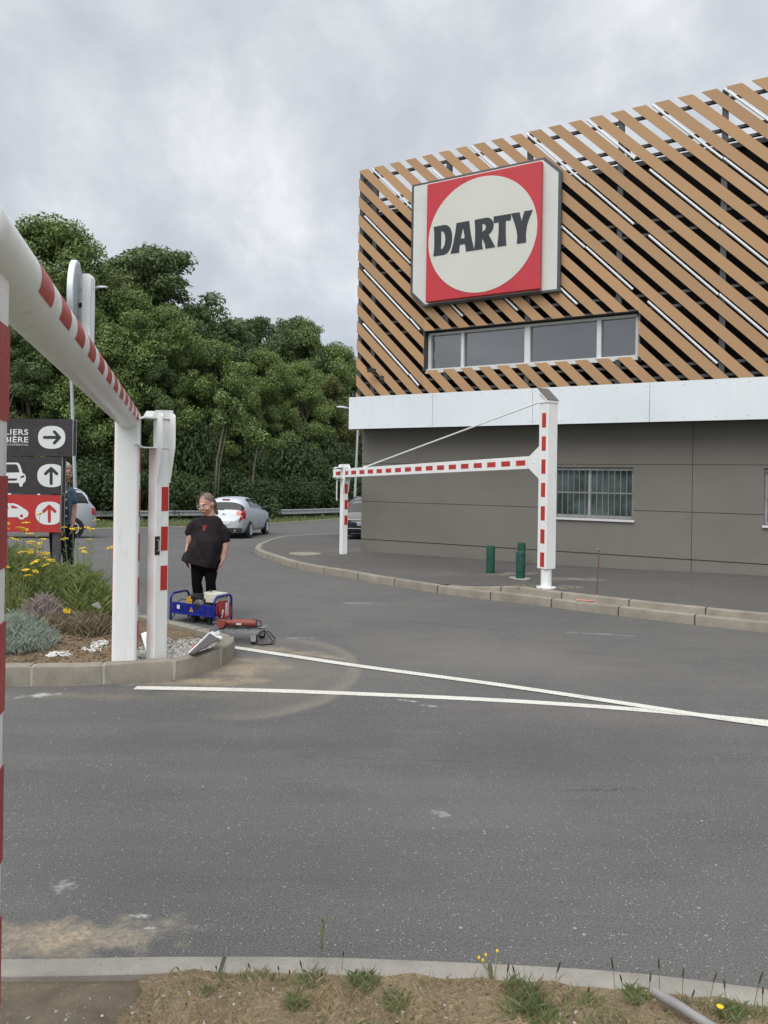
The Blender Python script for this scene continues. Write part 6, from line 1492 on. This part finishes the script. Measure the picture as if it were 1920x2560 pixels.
# pale slender trunks showing in the gloom
m = MB()
def slim(px0, py0, px1, py1, Y, r, lb):
    a_, b_ = at(px0, py0, Y), at(px1, py1, Y); T = thing('slender_tree', Vector((a_.x, a_.y, G(Y)-.1)), 0, lb, 'tree', 'slender pale trunks'); m = MB(); m.tube([Vector((a_.x+(a_.x-b_.x)*.4, a_.y, G(Y)-.1)), a_, a_.lerp(b_, .5), b_], [r*1.1, r, r*.8, r*.45], 7); m.build('trunk', 'bark_pale', T, sm=True)
    V = leaf_cloud([tuple(b_+Vector((random.uniform(-.6, .6), random.uniform(-.2, .8), random.uniform(-.1, 1.)))) for _ in range(5)], [(.5, .5, .4)]*5, 900, .11); V = V-np.array(T.location); quads('crown', V, 'leaf1', T)
slim(543, 1150, 566, 1030, 41.5, .06, 'left of the two slender pale leaning trunks above the woman'); slim(549, 1160, 568, 1070, 41.6, .045, 'right of the two slender pale leaning trunks above the woman'); slim(634, 1175, 645, 1105, 43.5, .06, 'single pale trunk above the bonnet of the silver car'); slim(790, 1240, 800, 1190, 51, .06, 'short pale trunk just left of the far barrier post')
# undergrowth: bushes behind the rail
C, R_ = [], []
r_ = np.random.RandomState(8)
for i in range(26): a_ = r_.rand()*6.28; q = r_.rand()**.5; C.append((q*2.0*math.cos(a_), q*1.2*math.sin(a_), .4+1.9*r_.rand()*(1-.5*q))); s = .45+.45*r_.rand(); R_.append((s*1.2, s, s))
BV = leaf_cloud(C, R_, 24000, .075, inner=.3); bme = None
bl = resample(catmull([(p[0], p[1]) for p in offset_path([Vector(g_) for g_ in GR], 2.2)], 5), 2.5)
for i, p in enumerate(bl[3:]):
    if p.y < 30 or p.x > 3: continue
    u_ = 960+p.x/p.y*F; 
    pos = 'at the left edge' if u_ < 60 else 'behind the direction sign' if u_ < 240 else 'between the big white posts' if u_ < 360 else 'left of the woman' if u_ < 480 else 'behind the silver car' if u_ < 680 else 'left of the far barrier post' if u_ < 830 else 'beside the building corner'
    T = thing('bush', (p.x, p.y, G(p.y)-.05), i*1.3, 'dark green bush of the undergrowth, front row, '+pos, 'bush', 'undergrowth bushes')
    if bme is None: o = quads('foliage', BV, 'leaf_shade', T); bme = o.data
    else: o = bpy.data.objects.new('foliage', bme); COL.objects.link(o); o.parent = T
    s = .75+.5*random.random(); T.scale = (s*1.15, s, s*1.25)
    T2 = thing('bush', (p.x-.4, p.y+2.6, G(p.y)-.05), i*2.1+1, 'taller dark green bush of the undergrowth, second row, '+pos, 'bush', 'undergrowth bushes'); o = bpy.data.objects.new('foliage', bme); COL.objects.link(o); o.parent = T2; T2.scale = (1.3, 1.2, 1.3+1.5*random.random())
# ================================================================ GRASSES
def blades(P_, h, wd, lean=.4, n_seg=1):
    """P_ (n,3) feet -> quads (n,4,3) tapering blades"""
    n = len(P_); a_ = NR.rand(n)*6.283; d = np.stack([np.cos(a_), np.sin(a_), np.zeros(n)], 1); hh_ = (h*(.5+.8*NR.rand(n)))[:, None]; ln_ = (NR.rand(n)*lean)[:, None]
    a2 = NR.rand(n)*6.283; l = np.stack([np.cos(a2), np.sin(a2), np.zeros(n)], 1); w_ = wd*(.6+.8*NR.rand(n))[:, None]
    mid = P_+l*hh_*ln_*.35+np.array([0, 0, 1.])*hh_*.6; tip = P_+l*hh_*ln_+np.array([0, 0, 1.])*hh_
    return np.stack([P_-d*w_*.5, P_+d*w_*.5, mid+d*w_*.35, tip], 1)
# verge beyond the road
Q = []
while len(Q) < 26000:
    x, y = random.uniform(-32, 2), random.uniform(28, 58); e = edge_dist(x, y)
    if .15 < e < 6.5: Q.append((x, y, zground(x, y)))
Q = np.array(Q); tag(quads('grass', blades(Q, .20, .035, .5), 'grassy'), 'mown grass verge between the road and the crash barrier', 'grass', kind='stuff')
# ---- near verge: dry straw litter, living tufts
xa, xb = XC+.02, 2.2
def near_pts(n, dens=None):
    r = []
    while len(r) < n:
        x = random.uniform(xa, xb); y = random.uniform(2.2, 2.86); k_ = min((abs(y-q.y)+abs(x-q.x) for q in nin[::3])); yk = [q.y for q in nin if abs(q.x-x) < .12]
        if not yk or y > min(yk)-.012: continue
        if dens and random.random() > dens(x, y): continue
        r.append((x, y, near_z(x, y)))
    return np.array(r)
def litter(P_, ln_, wd):
    n = len(P_); a_ = NR.rand(n)*6.283; d = np.stack([np.cos(a_), np.sin(a_), (NR.rand(n)-.3)*.5], 1); s = np.stack([-np.sin(a_), np.cos(a_), np.zeros(n)], 1); L_ = (ln_*(.4+NR.rand(n)))[:, None]; P_ = P_+np.array([0, 0, .004])
    return np.stack([P_-s*wd, P_+s*wd, P_+d*L_+s*wd*.5, P_+d*L_-s*wd*.5], 1)
tag(quads('dry_grass', np.concatenate([litter(near_pts(5200), .030, .0007), blades(near_pts(1500, lambda x, y: .5+.5*math.sin(x*9+y*13)), .035, .002, 1.2)]), 'straw'), 'dry straw and thatch covering the near verge', 'dry grass', kind='stuff')
tag(quads('grass', blades(near_pts(2600, lambda x, y: max(.05, math.sin(x*5.3+1)*math.sin(y*11+x*3))), .03, .0022, .9), 'grassy'), 'thin green grass growing through the dry near verge', 'grass', kind='stuff')
rubble('pebbles', .3, 2.45, 1.6, .3, 160, .003, .008, near_z, 'rubble', 'small pale pebbles in the dry near verge')
def tuft(px, py, rad_, h, n, mat, label, cat='grass tuft', grp=None, lean=.9, wd=.0013, name='grass_tuft', zf=near_z, off=.05, Y0=None):
    p = gnd(px, py, off); p.z = zf(p.x, p.y)
    q = np.array([(rad_*math.sqrt(random.random())*math.cos(t), rad_*math.sqrt(random.random())*math.sin(t), 0) for t in [random.random()*6.283 for _ in range(n)]])
    V = blades(q[::2] if n > 200 else q, h*.55, .0014, 1.3); T = quads(name, V, mat); T.location = p; return tag(T, label, cat, grp), p
G1_ = 'green grass tufts on the near verge'
tuft(735, 2505, .04, .07, 220, 'grassy', 'bluish green tuft left of the middle of the near verge', grp=G1_); tuft(780, 2455, .05, .05, 160, 'grassy', 'low green tuft against the near kerb, left of centre', grp=G1_)
tuft(905, 2450, .06, .06, 200, 'grassy', 'green tuft against the near kerb just left of the middle', grp=G1_); tuft(1330, 2530, .085, .09, 520, 'grassy', 'largest bushy green tuft, in the middle of the near verge', grp=G1_)
tuft(1300, 2475, .07, .08, 320, 'grassy', 'green tuft between the kerb and the largest tuft', grp=G1_); tuft(1590, 2505, .045, .06, 200, 'grassy', 'green tuft at the end of the grey pipe', grp=G1_); tuft(1830, 2545, .05, .06, 200, 'grassy', 'green tuft beside the yellow flower at the bottom right', grp=G1_)
tuft(985, 2520, .05, .06, 160, 'grassy', 'small green tuft at the bottom edge near the middle', grp=G1_); tuft(520, 2475, .03, .04, 90, 'grassy', 'small green tuft near the left end of the dry verge', grp=G1_); tuft(1480, 2510, .04, .05, 120, 'grassy', 'sparse green tuft right of the largest tuft', grp=G1_)
MT['spike'] = pm('seed_spike', (.07, .05, .03), .9, var=.3)
k_ = 0
for px, py, hp in ((545, 2420, 20), (630, 2430, 30), (700, 2425, 22), (725, 2440, 25), (760, 2440, 40), (805, 2440, 22), (855, 2400, 30), (880, 2445, 30), (930, 2440, 24), (1262, 2470, 55), (1293, 2460, 45), (1540, 2480, 70), (1560, 2475, 40), (1620, 2500, 60), (1650, 2480, 70), (1705, 2490, 60), (1720, 2520, 45), (1770, 2500, 60), (1815, 2510, 55), (1880, 2515, 70), (1905, 2520, 50), (1380, 2475, 60), (620, 2440, 18), (1470, 2490, 30)):
    p = gnd(px, py+25, .04); h = hp*p.y/F*1.6; lx = random.uniform(-.25, .25)*h; T = thing('plantain_stalk', p, 0, ('thin plantain stalk with a brown seed spike, '+('left part of the near verge' if px < 960 else 'near the largest green tuft' if px < 1500 else 'round the grey pipe end' if px < 1760 else 'at the right end of the near verge')), 'weed', 'plantain stalks'); k_ += 1
    m = MB(); a_ = Vector((lx*.6, 0, h*.72)); b_ = Vector((lx, 0, h)); m.tube([(0, 0, 0), tuple(a_)], .0014, 4); m.build('stem', 'grassy', T, world=False)
    m = MB(); m.tube([a_, a_.lerp(b_, .3), a_.lerp(b_, .8), b_], [.0015, .0032, .0028, .0008], 6); m.build('seed_spike', 'spike', T, world=False, sm=True)
def weed(px, py, ptop, label, leaves=12, mat='leaf_yarrow', spread=.3, zf=lambda x, y: .03, off=.03, leafw=.012, flower=0, thick=.0022, leafl=.16):
    p = gnd(px, py, off); p.z = zf(p.x, p.y); h = at(px, ptop, p.y).z-p.z; T = thing('weed', p, random.random()*6, label, 'weed'); m = MB(); bend = random.uniform(-.1, .1)*h
    st = [Vector((0, 0, 0)), Vector((bend*.3, 0, h*.5)), Vector((bend, .0, h))]; m.tube(st, [thick, thick*.8, thick*.4], 5); m.build('stem', mat, T, world=False)
    V = []
    for i in range(leaves):
        t = .08+.88*i/leaves; c = st[0].lerp(st[1], t*2) if t < .5 else st[1].lerp(st[2], t*2-1); a_ = i*2.4; L_ = h*leafl*(1.2-.6*t)*random.uniform(.8, 1.2); d = Vector((math.cos(a_)*spread*1.5, math.sin(a_)*spread*1.5, 1)).normalized(); s = d.cross(Vector((math.cos(a_), math.sin(a_), 0))).normalized()
        V.append([c, c+d*L_*.5-s*leafw*.5, c+d*L_, c+d*L_*.5+s*leafw*.5])
    quads('leaves', np.array([[tuple(v) for v in q] for q in V]), mat, T)
    return T
weed(803, 2388, 2292, 'upright slender weed growing out of the joint between road and near kerb', 13, 'grassy', .28, leafw=.010, leafl=.26)
for (px, py, pt_, dx_) in ((1228, 2450, 2405, -.05),):
    p = gnd(px+8, py, .03); T = thing('hawkweed', p, 0, 'small weed with orange buds leaning over the near kerb joint', 'weed'); m = MB(); fl_ = MB()
    for ex_, ez in ((-.055, .065), (-.04, .055), (-.03, .075), (.012, .09)): m.tube([(0, 0, 0), (ex_*.6, .01, ez*.6), (ex_, .02, ez)], .0018, 5); fl_.ellip((ex_, .02, ez+.003), (.005, .005, .007), 8, 6)
    m.build('stem', 'grassy', T, world=False); fl_.build('flower', 'petal', T, world=False, sm=True)
p = gnd(1800, 2545, .05); T = thing('yellow_flower', p, 0, 'single small yellow flower in the dry grass at the bottom right', 'flower'); m = MB(); m.tube([(0, 0, 0), (0, 0, .035)], .001, 4); m.build('stem', 'grassy', T, world=False); m = MB(); m.lathe([(.003, .033), (.011, .036), (.012, .040), (.006, .043)], (0, 0, 0), 12); m.build('petals', 'petal', T, world=False)
# ---- flowerbed plants
def yarrow(x, y, h, nst, seed, label, rad_=.25, heads=None):
    r = random.Random(seed); z = soil_z(x, y); T = thing('yarrow_plant', (x, y, z), 0, label, 'flowering plant', 'yellow flowering plants in the flowerbed'); V = []
    hd_ = []
    for i in range(nst):
        a_ = r.random()*6.283; q = rad_*math.sqrt(r.random()); f_ = Vector((q*.5*math.cos(a_), q*.5*math.sin(a_), 0)); hh_ = h*r.uniform(.72, 1.0); t_ = Vector((q*1.2*math.cos(a_), q*1.2*math.sin(a_), hh_)); md = f_.lerp(t_, .5)+Vector((0, 0, .03))
        m = MB(); m.tube([f_, md, t_], [.0035, .003, .0022], 5); m.build('stem', 'leaf_yarrow', T, world=False); hd_.append(t_)
        for k in range(14):
            t = r.uniform(.02, .85); c = f_.lerp(md, t*2) if t < .5 else md.lerp(t_, t*2-1); b_ = r.random()*6.283; L_ = .13*(1.1-.8*t)*r.uniform(.7, 1.3); d = Vector((math.cos(b_), math.sin(b_), r.uniform(.2, 1.1))).normalized(); s = Vector((-math.sin(b_), math.cos(b_), 0))
            for e_ in range(6):      # feathery leaflets
                cc = c+d*L_*(e_+1)/6; w_ = .022*(1-e_/7.5)
                for sg in (-1, 1): V.append([cc, cc+s*sg*w_*.5+d*.003, cc+s*sg*w_+d*.013, cc+s*sg*w_*.5+d*.009])
            V.append([c-s*.0015, c+s*.0015, c+d*L_+s*.001, c+d*L_-s*.001])
    quads('leaves', np.array([[tuple(v) for v in q] for q in V]), 'leaf_yarrow', T)
    for t_ in hd_[:max(1, int(nst*.9))]:
        m = MB(); R0 = r.uniform(.032, .055); tl = Matrix.Rotation(r.uniform(-.35, .35), 4, 'X') @ Matrix.Rotation(r.uniform(-.35, .35), 4, 'Y')
        for k in range(26):
            a_ = r.random()*6.283; q = R0*math.sqrt(r.random()); m.ellip(t_+tl.to_3x3() @ Vector((q*math.cos(a_), q*math.sin(a_), .012-(q/R0)**2*.008)), (.008, .008, .006), 6, 4)
        m.build('flower_head', 'petal', T, world=False, sm=True)
    return T
def ax(px, Y): return ray(px, 1300)[0]*Y/F
def topz(px, py, x, Y): return at(px, py, Y).z-soil_z(x, Y)
for i, (px, py, Y, nst, lb, rd) in enumerate(((35, 1280, 8.6, 13, 'tallest yellow-flowered plant at the left edge in front of the red panel', .26), (68, 1345, 8.9, 11, 'yellow-flowered plant below the pictogram of the red panel', .24), (22, 1400, 8.0, 7, 'leafy plant with a few yellow heads above the silvery shrub', .25),
        (105, 1330, 9.6, 5, 'sparse plant with yellow heads just left of the sign post', .18), (118, 1400, 8.7, 3, 'short plant with two big yellow heads left of the sign post', .10), (195, 1300, 9.7, 10, 'yellow-flowered plant right of the sign post, before the man', .24), (235, 1320, 9.3, 5, 'thin yellow-flowered plant left of the big white post', .22), (150, 1380, 10.2, 6, 'plant with small yellow heads at the foot of the sign post', .22))):
    x = ax(px, Y); yarrow(x, Y, topz(px, py, x, Y), nst, i+3, lb, rd)
def lowplant(x, y, rx, ry, h, n, mat, size, label, cat, name, seed=1, rise=.8):
    z = soil_z(x, y); C = []; R_ = []; r = random.Random(seed)
    T = thing(name, (x, y, z), 0, label, cat); q = []
    for i in range(n): t = r.random()*6.283; k = math.sqrt(r.random()); q.append((rx*k*math.cos(t), ry*k*math.sin(t), h*(1-k*k*.8)*r.random()*rise*(.72+.28*math.sin(t*5+k*6))))
    q = np.repeat(np.array(q), 2, 0)+NR.normal(size=(len(q)*2, 3))*np.array([.02, .02, .012]); V = blades(np.repeat(q, 2, 0)+NR.normal(size=(len(q)*2, 3))*np.array([.03, .03, .02]), size*.8, size*.026, 1.2); quads('foliage', V, mat, T); return T
# silvery shrub at the left
x = ax(38, 7.45); lowplant(x, 7.5, .34, .26, .40, 7000, 'leaf_silver', .06, 'silvery grey-green shrub at the left edge of the flowerbed', 'shrub', 'silver_shrub', 2)
x = ax(112, 8.6); lowplant(x, 8.6, .22, .2, .34, 2600, 'heather', .09, 'dried pinkish grey heather clump left of the sign post', 'shrub', 'heather_clump', 3)
for i, (px, Y, rx, h, n, lb) in enumerate(((195, 9.2, .32, .62, 2600, 'green leafy clump right of the sign post'), (228, 8.9, .28, .52, 2200, 'green leafy clump against the big white post'), (165, 9.6, .3, .45, 2000, 'green clump at the foot of the man'), (60, 9.3, .38, .75, 3000, 'green leafy clump behind the yellow flowers at the left'), (20, 9.0, .34, .8, 2800, 'green leafy clump at the very left edge'), (110, 10.3, .45, .5, 2200, 'green clump under the red panel'))):
    x = ax(px, Y); lowplant(x, Y, rx, rx*.8, h, n, 'leaf_yarrow', .15, lb, 'plant', 'leafy_plant', i+10, 1.)
for i, (px, Y, rx, h, n, lb) in enumerate(((165, 8.2, .28, .14, 900, 'dry brown grass clump in the middle of the flowerbed'), (225, 8.1, .24, .25, 900, 'dry brown stalks beside the big white post'), (90, 7.9, .2, .14, 500, 'dry grass right of the silvery shrub'), (130, 8.9, .25, .2, 500, 'dry grass round the heather clump'))):
    x = ax(px, Y); lowplant(x, Y, rx, rx*.7, h, int(n*1.3), 'brown_stalk', .10, lb, 'dry grass', 'dry_grass_clump', i+30)
# fallen flower stem
a_ = at(115, 1497, 7.9); b_ = at(168, 1527, 7.6); T = thing('fallen_yarrow', a_, 0, 'fallen yellow flower head lying on the bare soil', 'flower'); m = MB(); m.tube([a_, a_.lerp(b_, .5)+UP*.03, b_], .003, 5); m.build('stem', 'leaf_yarrow', T); m = MB()
for k in range(34): t = random.random()*6.283; q = .038*math.sqrt(random.random()); m.ellip(b_+Vector((q*math.cos(t), -.008, q*.7*math.sin(t))), (.008, .007, .007), 6, 4)
m.build('flower_head', 'petal', T, sm=True)
# pale ground-cover cushions and debris on the soil
MT['bark_pale'].node_tree.nodes
MT['cushion'] = leafmat('pale_cushion', (.40, .42, .41), (.55, .58, .57), (.66, .68, .68), 20, .1)
MT['white_crumb'] = leafmat('white_crumb', (.50, .51, .50), (.62, .63, .62), (.74, .75, .74), 20, .0)
for px, py, rx, ry, lb in ((150, 1628, .10, .20, 'pale grey crumbs in a patch on the bare soil, nearest the front kerb'), (238, 1608, .11, .20, 'pale grey crumbs in a patch on the bare soil beside the big post')):
    p = gnd(px, py, .17); rubble('crumb_patch', p.x, p.y, rx, ry, 430, .003, .013, soil_z, 'white_crumb', lb, 'crumbs')
rubble('soil_clods', -2.9, 7.6, .9, .75, 700, .006, .022, soil_z, 'soil', 'clods and crumbs of brown soil in the flowerbed', 'soil')
V_ = near_pts
Qs = []
while len(Qs) < 900:
    x, y = random.uniform(-4, -2.1), random.uniform(6.9, 8.6); Qs.append((x, y, soil_z(x, y)))
tag(quads('dead_stalks', litter(np.array(Qs), .06, .0015), 'straw'), 'dead stalks and straw scattered over the brown soil', 'dry grass', kind='stuff')
p = at(242, 1512, 8.1); m = MB(); m.add([p+Vector((-.05, 0, 0)), p+Vector((.02, -.02, .035)), p+Vector((.05, 0, -.03)), p+Vector((.03, .01, -.04))], [(0, 1, 2, 3)]); o = m.build('stone_shard', 'rubble'); so2 = o.modifiers.new('t', 'SOLIDIFY'); so2.thickness = .012; tag(o, 'pale stone shard lying among the dry stalks by the big white post', 'stone')
